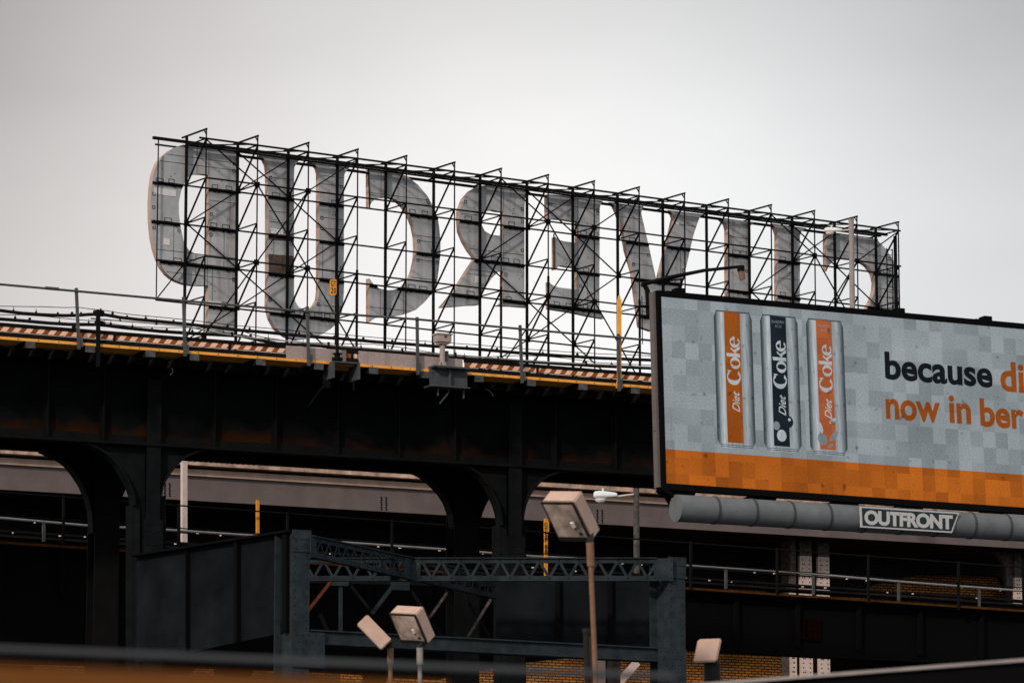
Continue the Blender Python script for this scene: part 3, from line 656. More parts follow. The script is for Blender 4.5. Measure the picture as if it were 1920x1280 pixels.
board(872, 1400, 'striped hazard board running right from the concrete panel to the billboard')
def panel(x0, x1, yt, yb, label):
    m = MB(); q = [(x0, yb + 4), (x1, yb + 4 + .081 * (x1 - x0)), (x1, yt + .081 * (x1 - x0)), (x0, yt)]
    m.pxprism(V, q, -.06, -.135); tag(m.build('concrete_panel', M['pink_concrete']), label, 'concrete panel', 'concrete panels on the viaduct edge')
panel(537, 649, 647.5, 667, 'shorter concrete panel on the viaduct edge beneath the marker pole')
panel(674, 867.5, 657.5, 677.5, 'longer concrete panel on the viaduct edge behind the beige signal box')
# handrail
hr = thing('handrail', 'grey single-pipe handrail on thin posts along the top of the dark viaduct', 'handrail', V.w(0, PK, .03))
rail_px = [(-80, 526.5), (0, 533), (146, 546), (345, 564), (577, 584), (782, 598.5), (976, 616.5), (1160, 632.5), (1330, 648), (1900, 700)]
m = MB(); m.tube([V.at(x, y, .06) for x, y in rail_px], .024); m.tube([V.at(85, 539.8, .06), V.at(110, 542, .06)], .034); m.build('rail', M['galvanised'], hr)
for x0, y0, x1, y1 in ((143, 540, 148, 655), (344, 556.5, 347, 668), (576, 574.5, 579, 686), (782, 594.5, 783.5, 702.5), (975, 609.5, 979, 718), (1159, 626, 1161, 733), (1350, 645, 1352, 750), (-60, 522, -58, 640)):
    m = MB(); p, q = V.at(x1, y1, .03), V.at(x0, y0, .03); m.beam(p, q, .055, .05, side=V.u)
    m.beam(p + Vector((0, 0, .05)) + V.u * .02, p + Vector((0, 0, .24)) + V.u * .02, .11, .03, side=V.u); m.build('post', M['galvanised'], hr)
# cables
def cable(name, pts, off, r, label, mt='wire', hang=None):
    o = thing(name, label, name.split('_')[-1], V.at(*pts[len(pts) // 2], off))
    m = MB(); P = [V.at(x, y, off) for x, y in pts]; m.tube(P, r, 6); m.build('strand', M[mt], o)
    if hang:
        for i in range(len(P) - 1):
            n = max(1, int((P[i + 1] - P[i]).length / hang))
            for k in range(n):
                p = P[i].lerp(P[i + 1], (k + random.uniform(.2, .8)) / n); s_ = random.uniform(.8, 1.6); m = MB()
                m.box(p + Vector((0, 0, r * .8)), V.u * .014 * s_, Vector((0, 0, .028 * s_)), V.n * .02)
                if random.random() < .6: m.beam(p, p + Vector((0, 0, .11)), .012, .012)
                m.build('clip', M['black_steel'], o)
    return o
cA = [(-60, 574), (0, 582), (40, 587), (80, 590), (120, 591.5), (146, 591), (165, 589.5), (184, 589), (200, 590.5), (225, 595), (260, 599), (300, 602.5), (345, 607), (400, 613), (446, 618.5), (511, 624), (577, 630.5), (642, 635), (708, 641), (758, 644.5), (822, 649.5), (902, 655), (968, 661), (1055, 667), (1122, 671), (1222, 675), (1400, 690)]
cB = [(-60, 592), (0, 598), (40, 601), (90, 605.5), (130, 608), (184, 608.5), (200, 610), (230, 614), (260, 617), (300, 621), (345, 624), (400, 627), (454, 630), (489, 638), (520, 644), (560, 646), (600, 648.5), (640, 653.5), (700, 657), (760, 662), (800, 666), (850, 670), (902, 674), (968, 676.5), (1020, 679.5), (1055, 682), (1122, 686), (1222, 690), (1400, 705)]
cable('power_cable', cA, -.75, .036, 'thicker upper black power cable above the striped boards', hang=1.3)
cable('power_cable', cB, -.45, .037, 'lower black power cable lying just above the striped boards', hang=1.1)
cable('messenger_wire', [(x, y - (15 if 60 < x < 160 else 8)) for x, y in cA if x not in (165, 40)], -.75, .008, 'hair-thin wire carrying the upper power cable')
cable('messenger_wire', [(x, y - 8 - 4 * math.sin(x * .02)) for x, y in cB if x not in (520,)], -.45, .008, 'hair-thin wire carrying the lower power cable')
cable('conduit_pipe', [(170, 597), (260, 604), (345, 611), (420, 626), (472, 633.5), (560, 641), (642, 649), (720, 655), (795, 661), (900, 669), (1000, 677), (1222, 688), (1350, 699)], -.3, .016, 'pale thin conduit running between the two black power cables', 'pale_pipe', 1.6)
m = MB(); p = V.at(184, 655, .02); m.beam(p, V.at(184, 582, .02), .075, .06, side=V.u)
for y in (584, 590, 603, 608): m.beam(V.at(178, y, -.1), V.at(194, y + 1, -.1), .05, .05)
m.beam(V.at(189, 583, .0), V.at(189, 578, .0), .03, .03); m.beam(V.at(184, 582, -.0), V.at(184, 582, -.8), .05, .05)
m.beam(p, p - Vector((0, 0, .35)) , .07, .06, side=V.u)
tag(m.build('cable_post', M['black_steel']), 'short black post at the left holding the power cables, topped with insulators', 'post')
m = MB(); p = V.at(138, 622, -.2); m.beam(V.at(138.5, 628, -.2), V.at(138.5, 607, -.2), .07, .06, side=V.u); tag(m.build('junction_box', M['dark_wood']), 'small dark box under the power cables near the second handrail post', 'box')
# marker pole GT 20
p0 = V.at(632.5, 676, .08)
mk = thing('marker_pole', 'tall thin pole with a small yellow plate lettered GT 20', 'marker pole', p0)
m = MB(); m.tube([p0 - Vector((0, 0, .05)), V.at(632.5, 519, .08)], .034); m.build('pole', M['black_steel'], mk)
m = MB(); m.tube([p0, p0 + Vector((0, 0, .06))], .11); m.tube([p0 + Vector((0, 0, .06)), p0 + Vector((0, 0, .13))], .06); m.tube([p0 + Vector((0, 0, .13)), p0 + Vector((0, 0, .15))], .1); m.build('base', M['black_steel'], mk)
m = MB(); q = [V.uv(x, y, .13) for x, y in ((619, 552), (619, 526), (621, 524), (629.5, 523.5), (631, 525), (631, 551), (629, 553), (621, 553.5))]; m.prism(V, [q[::-1]], .13, .115); pl_ = m.build('plate', M['yellow_sign'], mk)
m = MB()
def bx(x0, y0, x1, y1, off): a = V.uv(x0, y1, off); b = V.uv(x1, y0, off); return (a[0], a[1], b[0], b[1])
u0, v0, u1, v1 = bx(620.5, 526.5, 630, 536.5, .135); put_text(m, V, 'GT', u0, v0, u1, v1, .135, 0, .01, spacing=1.15)
u0, v0, u1, v1 = bx(620.5, 539.5, 630, 549.5, .135); put_text(m, V, '20', u0, v0, u1, v1, .135, 0, .01, spacing=1.15)
m.build('lettering', M['black_ink'], pl_)
m = MB()                                                # its cantilever under the deck
for x, y0, y1 in ((617, 680, 711), (664.5, 683, 714)):
    m.beam(V.at(x, y1, -.05), V.at(x, y0, -.05), .035, .5, side=V.u)
m.beam(V.at(617, 680.5, -.05), V.at(666, 684, -.05), .45, .03); m.build('bracket', M['bracket_grey'], mk)
m = MB(); m.box(V.at(612, 721, -.1), V.u * .06, V.v * .07, V.n * .06); m.beam(V.at(606, 727, -.15), V.at(574, 772, VG + .2), .07, .05); m.build('stay', M['column_steel'], mk); m = MB(); m.beam(V.at(663, 712, -.05), V.at(663, 733, -.05), .03, .03, side=V.u); m.build('rod', M['column_steel'], mk)
# signal box
p0 = V.at(829.5, 691, .10)
sb = thing('signal_box', 'small beige signal box on a stubby mast at the viaduct edge', 'signal box', p0)
m = MB(); q = V.at(829.5, 635, .10); m.box(q, V.u * .155, V.v * .075, V.n * .11); m.box(q + V.v * .085, V.u * .175, V.v * .014, V.n * .13); m.box(q - V.v * .095, V.u * .12, V.v * .02, V.n * .08)
m.box(q + V.u * .02 + V.n * .115 + V.v * .03, V.u * .03, V.v * .02, V.n * .005, 1); m.build('box', [M['beige_box'], M['rusty_panel']], sb)
m = MB(); m.tube([V.at(829.5, 690, .10), V.at(829.5, 642, .10)], .055, 10); m.box(V.at(829.5, 689, .10), V.u * .10, V.v * .015, V.n * .10); m.beam(V.at(823, 690, .14), V.at(826, 678, .14), .02, .05, side=V.u); m.beam(V.at(836, 690, .14), V.at(833, 678, .14), .02, .05, side=V.u); m.build('mast', M['beige_box'], sb)
m = MB(); m.beam(V.at(837.5, 677, .05), V.at(837.5, 658, .05), .055, .07, side=V.u); m.build('conduit_box', M['galvanised'], sb)
m = MB(); a = V.uv(805, 722, .02); b = V.uv(875, 695, .02)
m.prism(V, [[a, (b[0], a[1]), b, (a[0], b[1])]], .05, .02); m.prism(V, [[(a[0] + .01, b[1]), (b[0] - .02, b[1]), (b[0] - .02, b[1] + .035), (a[0] + .01, b[1] + .035)]], .24, -.2)
m.prism(V, [[(a[0] - .02, a[1] - .03), (b[0] + .02, a[1] - .03), (b[0] + .02, a[1]), (a[0] - .02, a[1])]], .14, -.2)
um = (a[0] + b[0]) / 2; m.prism(V, [[(um - .015, a[1]), (um + .015, a[1]), (um + .015, b[1]), (um - .015, b[1])]], .13, .05)
for du in (.05, b[0] - a[0] - .05):
    for k in range(3): m.rivet(V.w(a[0] + du, a[1] + .06 + .1 * k, .05), V.n, .02)
m.beam(V.w(a[0] + .2, a[1] - .03, -.0), V.w(a[0] + .2, a[1] - .2, -.0), .03, .03, side=V.u); m.beam(V.w(b[0] - .06, a[1] - .03, -.0), V.w(b[0] - .06, a[1] - .22, -.0), .03, .03, side=V.u)
m.beam(V.w(um + .02, a[1] - .03, 0), V.w(um + .02, a[1] - .12, 0), .025, .025, side=V.u); m.beam(V.w(um + .02, a[1] - .12, 0), V.w(um - .18, a[1] - .36, 0), .025, .025)
m.build('bracket', M['bracket_grey'], sb)
# yellow pole by the billboard
m = MB(); a = V.at(1161, 722, -.02); b = V.at(1161, 561, -.02); m.beam(a, b, .085, .05, side=V.u); m.box(b + V.v * .03, V.u * .02, V.v * .04, V.n * .02)
m.prism(V, [[V.uv(1155.5, 727, -.0), V.uv(1166.5, 728, -.0), V.uv(1163.5, 708, -.0), V.uv(1158.5, 708, -.0)]], .0, -.03)
tag(m.build('yellow_marker_post', M['yellow_paint']), 'tall yellow post behind a handrail post close to the billboard', 'marker post')
# loose wires and twigs under the deck
def wires(lst, label):
    m = MB()
    for pts in lst: m.tube([V.at(x, y, -.2) for x, y in pts], .010, 5)
    tag(m.build('loose_wire', M['galvanised']), label, 'wire')
wires([[(322, 690), (324, 694), (323, 699), (319, 703)]], 'little curled wire hanging under the deck at the left')
wires([[(910, 729), (917, 732), (922, 737), (925, 742)]], 'curled loose wire under the deck to the right of the signal box bracket')

# ================================================================== lower track and its handrail
W = Plane.px(305, 944, 92, 1916, 1062)
def wl(x, y0): return y0 + .0732 * x * (1980 - y0) / 1054
lower = thing('lower_viaduct', 'black lower railway deck passing behind the riveted columns, with a thin yellow edge', 'viaduct', W.w(0, -W.o.z))
m = MB(); m.pxprism(W, [(-160, wl(-160, 1020)), (-160, 1236), (-60, 1240), (300, 1247), (620, 1258), (830, 1272), (960, 1243), (1100, 1229), (1285, 1217), (1632, 1236), (1960, 1252), (1960, wl(1960, 1020))], -.25, -.65)
for x in range(0, 1900, 115):
    y = wl(x, 1020); m.beam(W.at(x, y + 6, -.2), W.at(x, y + 92, -.2), .1, .1, side=W.u)
m.build('girder', M['parapet_black'], lower)
m = MB(); a, b = W.at(-160, wl(-160, 1016), .0), W.at(1960, wl(1960, 1016), .0); m.beam(a - W.n * .3, b - W.n * .3, .6, .05); m.build('walkway_edge', M['dull_yellow'], lower)
m = MB(); m.beam(a - W.n * 1.9, b - W.n * 1.9, 2.5, .12); m.build('deck', M['parapet_black'], lower)
for pts in ([(168, 1240), (168, 1258), (281, 1266), (281, 1243)], [(300, 1244), (320, 1262), (358, 1263), (372, 1246)], [(410, 1246), (412, 1263), (470, 1268), (478, 1250)], [(690, 1255), (690, 1282), (724, 1284), (724, 1260)]):
    m = MB(); m.pxprism(W, pts, -.3, -.55); m.build('hanger', M['parapet_black'], lower)
m = MB(); a = W.uv(1632, 1120, -.7); b = W.uv(1990, 1120, -.7); m.prism(W, [[(a[0], -W.o.z), (b[0], -W.o.z), (b[0], a[1]), (a[0], a[1])]], -.66, -2.4); m.build('pier', M['parapet_black'], lower)
m = MB(); a = W.uv(-300, 1230, -.7); b = W.uv(60, 1230, -.7); m.prism(W, [[(a[0], -W.o.z), (b[0], -W.o.z), (b[0], a[1]), (a[0], a[1])]], -.66, -2.4); m.build('pier', M['parapet_black'], lower)
for x0_, x1_ in ((1119, 1135), (1139, 1163)):
    m = MB(); a = W.uv(x0_, 1225, -.3); b = W.uv(x1_, 1225, -.3); m.prism(W, [[(a[0], -W.o.z), (b[0], -W.o.z), (b[0], a[1]), (a[0], a[1])]], -.3, -.6); m.build('column', M['beige_steel' if x0_ == 1119 else 'rusty_panel'], lower)
m = MB(); m.pxprism(W, [(1490, 1158), (1511, 1159), (1511, 1199), (1490, 1198)], -.21, -.24); m.pxprism(W, [(1515, 1159), (1540, 1160), (1540, 1201), (1515, 1200)], -.21, -.24)
tag(m.build('rusty_plate', M['red_plate']), 'faint dark red pair of plates on the black lower girder at the right', 'plate')
hr2 = thing('handrail', 'thin black pipe handrail along the lower track under the arches', 'handrail', W.w(0, W.uv(0, 1010)[1], 0))
m = MB(); m.tube([W.at(x, wl(x, 922.5), 0) for x in (-160, 300, 670, 972, 1300, 1630, 1960)], .018, 6)
m.tube([W.at(x, wl(x, 966), .0) for x in (-160, 300, 670, 972, 1300, 1630, 1960)], .014, 6); m.build('rail', M['black_steel'], hr2)
for x in (119, 335, 539, 735, 925, 1110, 1295, 1457, 1628, 1797):
    y = wl(x, 921); m = MB(); m.beam(W.at(x, y + 90, 0), W.at(x, y - 2, 0), .05, .05, side=W.u); m.build('post', M['black_steel'], hr2)
wp = thing('conduit_rail', 'pale glinting pipe on short posts low along the lower track', 'pipe', W.w(0, W.uv(0, 1015)[1], -.5))
m = MB(); m.tube([W.at(x, y, -.5) for x, y in ((-60, 966), (0, 970.5), (165, 985), (305, 992.5), (480, 1004), (660, 1017.5), (840, 1030), (1000, 1042.5), (1160, 1050), (1290, 1059.5), (1480, 1072), (1700, 1091), (1915, 1107))], .026, 8); m.build('pipe', M['pale_pipe'], wp)
for x, y in ((82, 977), (1361, 1065), (1525, 1077), (1685, 1090), (1836, 1101)):
    m = MB(); m.beam(W.at(x, y + 38, -.5), W.at(x, y, -.5), .06, .05, side=W.u); m.build('post', M['galvanised'], wp)
ins = thing('third_rail', 'dark lower rail beaded with tiny white insulators', 'rail', W.w(0, W.uv(0, 1015)[1], -.9))
m = MB(); m.tube([W.at(x, wl(x, 996), -.9) for x in (-60, 400, 900, 1500, 1940)], .05, 6); m.tube([W.at(x, wl(x, 1006), -1.1) for x in (-60, 400, 900, 1500, 1940)], .06, 6); m.tube([W.at(x, wl(x, 974), -.7) for x in (-60, 400, 900, 1500, 1940)], .02, 6); m.build('rail', M['black_steel'], ins)
for k in range(46):
    x = -10 + k * 42 + random.uniform(-9, 9); y = wl(x, random.choice((974, 996))) + random.uniform(-1, 1); m = MB(); m.box(W.at(x, y, -.6), W.u * random.uniform(.008, .025), W.v * .013, W.n * .02); m.build('insulator', M['lamp_glass'], ins)
def ypost(x, y0, y1, label, txt=None):
    p = W.at(x, y1 + 20, -.15); o = thing('yellow_marker_post', label, 'marker post', p)
    m = MB(); q = W.at(x, y0, -.15); m.beam(p, q, .075 if not txt else .085, .03, side=W.u); m.tube([q - W.n * .014, q + W.n * .014], .0375 if not txt else .0425, 14)
    ps = m.build('post', M['yellow_sign'], o)
    if txt:
        m = MB(); m.pxprism(W, [(x - 4, y0 + 24), (x + 6, y0 + 24), (x + 6, y0 + 2), (x - 4, y0 + 2)], -.128, -.133); m.build('plate', M['yellow_sign'], o)
        m = MB(); y = y0 + 5
        for ch in txt:
            if ch != ' ':
                a, b = W.uv(x - 2.6, y + 7.4, -.125), W.uv(x + 3, y, -.125); put_text(m, W, ch, a[0], a[1], b[0], b[1], -.125, 0, .012)
            y += 9.2 if ch != ' ' else 4
        m.build('lettering', M['black_ink'], ps)
ypost(483, 940, 1004, 'plain yellow post standing behind the lower handrail, left of the lattice')
ypost(1023.5, 975, 1068, 'yellow post with a column of black characters beside the big floodlight', 'GT57 88')
m = MB(); p = W.at(345, 1022, -1.6); q = W.at(345, 700, -1.6); m.beam(p, q, .12, .1, side=W.u); tag(m.build('pale_pole', M['cream_pole']), 'pale cream square pole rising behind the left arch', 'pole')

# ================================================================== far viaduct
FV = Plane.px(0, 917, 112, 1300, 992)
def fl(x, y0): return y0 + .0577 * x * (1980 - y0) / 1063
far = thing('far_viaduct', 'pale concrete and steel viaduct further back, seen through the arches', 'viaduct', FV.w(0, -FV.o.z))
def strip(y0, y1, o0, o1, name, mt, xa=-200, xb=2000):
    m = MB(); m.prism(FV, [[FV.uv(xa, fl(xa, y1), o0), FV.uv(xb, fl(xb, y1), o0), FV.uv(xb, fl(xb, y0), o0), FV.uv(xa, fl(xa, y0), o0)]], o0, o1); return m.build(name, M[mt], far)
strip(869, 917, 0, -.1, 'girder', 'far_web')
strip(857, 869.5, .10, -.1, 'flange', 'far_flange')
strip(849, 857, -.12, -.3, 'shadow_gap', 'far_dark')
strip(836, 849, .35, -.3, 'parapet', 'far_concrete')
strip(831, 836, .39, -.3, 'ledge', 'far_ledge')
m = MB(); v0 = FV.uv(0, 914)[1]; a, b = FV.uv(-200, 900)[0], FV.uv(2000, 1000)[0]
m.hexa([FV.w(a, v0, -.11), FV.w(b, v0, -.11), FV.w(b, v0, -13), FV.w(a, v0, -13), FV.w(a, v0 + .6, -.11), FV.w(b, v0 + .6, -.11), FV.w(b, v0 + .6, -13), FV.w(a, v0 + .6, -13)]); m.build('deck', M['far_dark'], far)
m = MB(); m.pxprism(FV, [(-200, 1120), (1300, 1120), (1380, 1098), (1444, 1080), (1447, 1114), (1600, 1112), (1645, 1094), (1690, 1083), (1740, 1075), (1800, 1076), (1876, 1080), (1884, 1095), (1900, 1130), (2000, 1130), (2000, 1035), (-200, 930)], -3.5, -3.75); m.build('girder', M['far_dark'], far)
m = MB()
for x in (309, 318, 715, 724, 1120, 1129):
    for k in range(6): m.rivet(FV.at(x + (k % 2) * .6, fl(x, 888) + 4.4 * k + (0 if x < 400 else 2), .001), FV.n, .034)
m.build('bolts', M['rivet_dark'], far)
def fcol(xa, xb, yb_top, label, low=None):
    m = MB(); off = -1.2; u0, u1 = FV.uv(xa, 1050, off)[0], FV.uv(xb, 1050, off)[0]; vb = -FV.o.z; vt = v0 + .3; vs_ = FV.uv(xa, yb_top, off)[1]
    for (p, q, mi) in ((vb, vs_, 0), (vs_, vt, 1)):  # pale lit part below, darker colour painted above it as shade
        m.prism(FV, [[(u0, p), (u1, p), (u1, q), (u0, q)]], off, off - .12, mi)
    m.prism(FV, [[((u0 + u1) / 2 - .03, vb), ((u0 + u1) / 2 + .03, vb), ((u0 + u1) / 2 + .03, vt), ((u0 + u1) / 2 - .03, vt)]], off - .12, off - .7, 1)
    z = vb + 6; k = 0
    while z < vt - .1:
        k += 1
        for du in (.08, (u1 - u0) / 2 - .05, u1 - u0 - .08):
            if k % 3 == 0 or du != (u1 - u0) / 2 - .05: m.rivet(FV.w(u0 + du, z, off), FV.n, .026, 2)
        z += .13
    o = m.build('column', [M['beige_steel'], M['mottled_steel'], M['mottled_steel']], far); o['label'] = label
fcol(1500, 1522, 1041, 'left pale riveted column of the far pair'); fcol(1534, 1555, 1043, 'right pale riveted column of the far pair')
fcol(1482, 1492, 1110, 'thin flange beside the far column pair'); fcol(1902, 1915, 1082, 'pale riveted far column at the right edge')
m = MB(); m.pxprism(FV, [(1850, 1028), (1862, 1032), (1872, 1040), (1880, 1052), (1886, 1070), (1888, 1100), (1902, 1100), (1902, 1022), (1850, 1022)], -1.3, -1.45); m.build('knee_bracket', M['mottled_steel'], far)
m = MB(); p = FV.at(1195, 1240, -1.2); q = FV.at(1158, 1282, -1.2); m.beam(p, q, .22, .05, side=FV.u); m.build('brace', M['beige_steel'], far)

# ================================================================== brick building behind
BW = Plane(FV.w(0, 0, -4.2), FV.u)
brick = thing('brick_building', 'orange brick building seen low down between the viaduct girders', 'building', BW.w(8, -BW.o.z, -4))
a, c, b = BW.uv(-400, 1000)[0], BW.uv(640, 1000)[0], BW.uv(2300, 1000)[0]; vt = v0 - .1; vb = -BW.o.z
def bwall(p, q, mt, sides):
    m = MB(); m.face([BW.w(p, vb), BW.w(q, vb), BW.w(q, vt), BW.w(p, vt)], 0, [(p, vb), (q, vb), (q, vt), (p, vt)])
    m.face([BW.w(q, vb, -8), BW.w(p, vb, -8), BW.w(p, vt, -8), BW.w(q, vt, -8)], 0, [(q, vb), (p, vb), (p, vt), (q, vt)])
    for x, rv in sides:
        f = [BW.w(x, vb), BW.w(x, vb, -8), BW.w(x, vt, -8), BW.w(x, vt)]; m.face(f[::-1] if rv else f, 0, [(0, vb), (8, vb), (8, vt), (0, vt)])
    return m.build('wall', M[mt], brick)
bwall(c, b, 'orange_brick', [(b, False)]); bwall(a, c, 'shaded_brick', [(a, True)])['label'] = 'darker stretch of brick wall with shade put in its colour'
m = MB(); m.hexa([BW.w(a, vt, 0.05), BW.w(b, vt, .05), BW.w(b, vt, -8), BW.w(a, vt, -8), BW.w(a, vt + .05, .05), BW.w(b, vt + .05, .05), BW.w(b, vt + .05, -8), BW.w(a, vt + .05, -8)]); m.build('roof', M['roof'], brick)

# ================================================================== blue-grey lattice frame
PA = Plane.px(583, 1004, 75.2, 948, 1085); PB = Plane.px(575, 1046, 78.6, 1228, 1046); PC = Plane.px(580, 1195, 75, 1255, 1229); PD = Plane.px(543, 997, 75.3, 306, 1034)
PD = Plane(PD.o, -PD.u); PR = Plane.px(940, 1085, 80.6, 1245, 1085)
fr = thing('lattice_frame', 'blue-grey riveted steel frame with lattice girders in front of the lower track', 'steel frame', (PB.o.x + 2, PB.o.y - 2, 0))
B = [M['blue_steel'], M['rivet_dark']]
def lattice(pl, x0, yt0, yb0, x1, yt1, yb1, n, ends, name='lattice_girder', ch=.09, bar=.05):
    m = MB()
    up = lambda t, k: (x0 + (x1 - x0) * t, (yt0 + (yt1 - yt0) * t) * (1 - k) + (yb0 + (yb1 - yb0) * t) * k)
    for off in (0.0, -.3):
        T = [pl.at(*up(0, 0), off), pl.at(*up(1, 0), off)]; U = [pl.at(*up(0, 1), off), pl.at(*up(1, 1), off)]
        dz = Vector((0, 0, ch / 2)); m.beam(T[0] - dz, T[1] - dz, .035, ch, side=pl.n); m.beam(U[0] + dz, U[1] + dz, .035, ch, side=pl.n)
        m.beam(T[0], T[1], .12, .02); m.beam(U[0], U[1], .12, .02)
        for i in range(n):
            ta, tb, tc_ = i / n, (i + .5) / n, (i + 1) / n
            a, b, c = T[0].lerp(T[1], ta) - dz, U[0].lerp(U[1], tb) + dz, T[0].lerp(T[1], tc_) - dz
            m.beam(a, b, .014, bar, side=pl.n); m.beam(b + pl.n * .014, c + pl.n * .014, .014, bar, side=pl.n)
            m.rivet(b + pl.n * .025, pl.n, .015, 1); m.rivet(c + pl.n * .025, pl.n, .015, 1)
    for xa, xb in ends:
        t0, t1 = (xa - x0) / (x1 - x0), (xb - x0) / (x1 - x0)
        m.prism(pl, [[pl.uv(*up(t0, 1.0), .03), pl.uv(*up(t1, 1.0), .03), pl.uv(*up(t1, 0.0), .03), pl.uv(*up(t0, 0.0), .03)]], .03, .012)
        for k in (.12, .5, .88):
            for t in (t0 + .004, t1 - .004): m.rivet(pl.at(*up(t, k), .03), pl.n, .016, 1)
    m.build(name, B, fr)
lattice(PA, 583, 1004, 1043, 960, 1087, 1128, 25, [(583, 594), (758, 770)], bar=.03)
lattice(PB, 570, 1046, 1088, 1232, 1046, 1088, 18, [(769, 788), (1226, 1262)])
def fcolumn(x0, x1, ytop, pl, sidew):
    m = MB(); u0, u1 = pl.uv(x0, 1150, .05)[0], pl.uv(x1, 1150, .05)[0]; vt = pl.uv(x0, ytop, .05)[1]; vb = -pl.o.z
    m.prism(pl, [[(u0, vb), (u1, vb), (u1, vt), (u0, vt)]], .05, .02)
    m.prism(pl, [[(u0 + .02, vb), (u0 + .06, vb), (u0 + .06, vt - .05), (u0 + .02, vt - .05)]], .02, -.42); m.prism(pl, [[(u1 - .06, vb), (u1 - .02, vb), (u1 - .02, vt - .05), (u1 - .06, vt - .05)]], .02, -.42)
    m.prism(pl, [[(u0 - sidew, vb), (u1, vb), (u1, vt - .06), (u0 - sidew, vt - .06)]], -.42, -.45)
    hcap = .15; m.prism(pl, [[(u0 - .015, vt - hcap), (u1 + .015, vt - hcap), (u1 + .015, vt + .01), (u0 - .015, vt + .01)]], .075, .051)
    m.prism(pl, [[(u0 - .005, vt - .38), (u1 + .01, vt - .38), (u1 + .01, vt - hcap - .005), (u0 - .005, vt - hcap - .005)]], .068, .051)
    z = vt - .05; k = 0
    while z > vt - 3.2:
        for du in (.055, u1 - u0 - .055): m.rivet(pl.w(u0 + du, z + (.035 if du > .1 else 0), .072 if z > vt - .38 else .05), pl.n, .015, 1)
        z -= .142
    vp = pl.uv(x0, 1183 if x0 < 800 else 1216, .05)[1]; w0, w1 = (u0 + .01, u1 + .29) if x0 < 800 else (u0 - .24, u1 + .0)
    m.prism(pl, [[(w0, vp - .62), (w1, vp - .62), (w1, vp), (w0, vp)]], .085, .051)
    for i in range(5):
        for j in range(9):
            if (i + j) % 2 == 0: m.rivet(pl.w(w0 + .05 + (w1 - w0 - .1) * j / 8, vp - .06 - i * .12, .085), pl.n, .014, 1)
    m.build('column', B, fr)
fcolumn(548, 580, 993, PC, .12); fcolumn(1254, 1285, 1044, PC, .12)
m = MB(); m.pxprism(PC, [(575, 1182), (1256, 1217), (1256, 1241), (575, 1206)], .02, -.02); a, b = PC.at(575, 1182, -.1), PC.at(1256, 1217, -.1); m.beam(a, b, .34, .025); a, b = PC.at(575, 1206, -.1), PC.at(1256, 1241, -.1); m.beam(a, b, .34, .025)
for k in range(30):
    x = 620 + k * 21.5; m.rivet(PC.at(x, 1181 + (x - 575) * .0514, .03), Vector((0, 0, 1)), .022, 0)
m.build('lower_beam', B, fr)
m = MB(); m.pxprism(PR, [(930, 1080), (1262, 1080), (1262, 1236), (930, 1224)], 0, -.03); m.build('plate_girder', M['blue_web'], fr)
for x in (1045.5, 1143.5, 1243): 
    m = MB(); m.beam(PR.at(x, 1232, .06), PR.at(x, 1084, .06), .085, .12, side=PR.u); m.build('stiffener', M['parapet_black'], fr)
m = MB(); m.prism(PD, [[PD.uv(256, 1242.3, 0), PD.uv(548, 1182, 0), PD.uv(546, 998, 0), PD.uv(256, 1042, 0)]], 0, -.03); m.build('plate_girder', M['blue_web'], fr)
m = MB(); m.beam(PD.at(256, 1042, .0), PD.at(549, 996, .0), .3, .04); m.build('top_flange', M['parapet_black'], fr)
for x, wd in ((352, .03), (445, .10), (537, .12)):
    m = MB(); yb = 1258 - (x - 180) * .2065; yt = 1053.5 - (x - 180) * .1515; m.beam(PD.at(x, yb, .05), PD.at(x, yt, .05), wd, .1, side=PD.u); m.build('stiffener', M['parapet_black'], fr)
PS = Plane.px(575, 1100, 80.0, 930, 1108)
for (x0, y0, x1, y1, mt, w_) in ((620, 1090, 576, 1146, 'rust_brace', .06), (655, 1094, 706, 1158, 'column_steel', .055), (735, 1100, 697, 1150, 'blue_steel', .075), (768, 1103, 832, 1196, 'column_steel', .06), (841, 1107, 775, 1200, 'mottled_steel', .05), (869, 1113, 918, 1192, 'column_steel', .05), (920, 1123, 873, 1200, 'mottled_steel', .05), (600, 1150, 615, 1184, 'column_steel', .07)):
    m = MB(); m.beam(PS.at(x0, y0, 0), PS.at(x1, y1, .0 if x1 > x0 else .09), w_, .04, side=PS.n.cross(Vector((0, 0, 1)))); m.build('sway_brace', M[mt], fr)
m = MB(); m.beam(PS.at(638.5, 1190, .02), PS.at(638.5, 1088, .02), .07, .05, side=PS.u); m.build('hanger', M['blue_steel'], fr)
m = MB(); m.pxprism(PS, [(733, 1090), (768, 1091), (768, 1106), (733, 1105)], .08, .05); m.build('gusset', B, fr); m = MB(); m.pxprism(PS, [(621, 1088), (655, 1089), (653, 1098), (622, 1097)], .08, .05); m.build('gusset', B, fr); m = MB(); m.pxprism(PS, [(733, 1090), (768, 1091), (768, 1106), (733, 1105)], .082, .0801)
for x in (738, 746, 757, 763): m.rivet(PS.at(x, 1098, .08), PS.n, .016, 1)
m.build('gusset', B, fr)
m = MB(); m.beam(PS.at(575, 1088, -.1), PS.at(960, 1096, -.1), .1, .09); m.beam(PS.at(575, 1196, -.1), PS.at(960, 1206, -.1), .1, .09); m.build('rear_chord', M['column_steel'], fr)

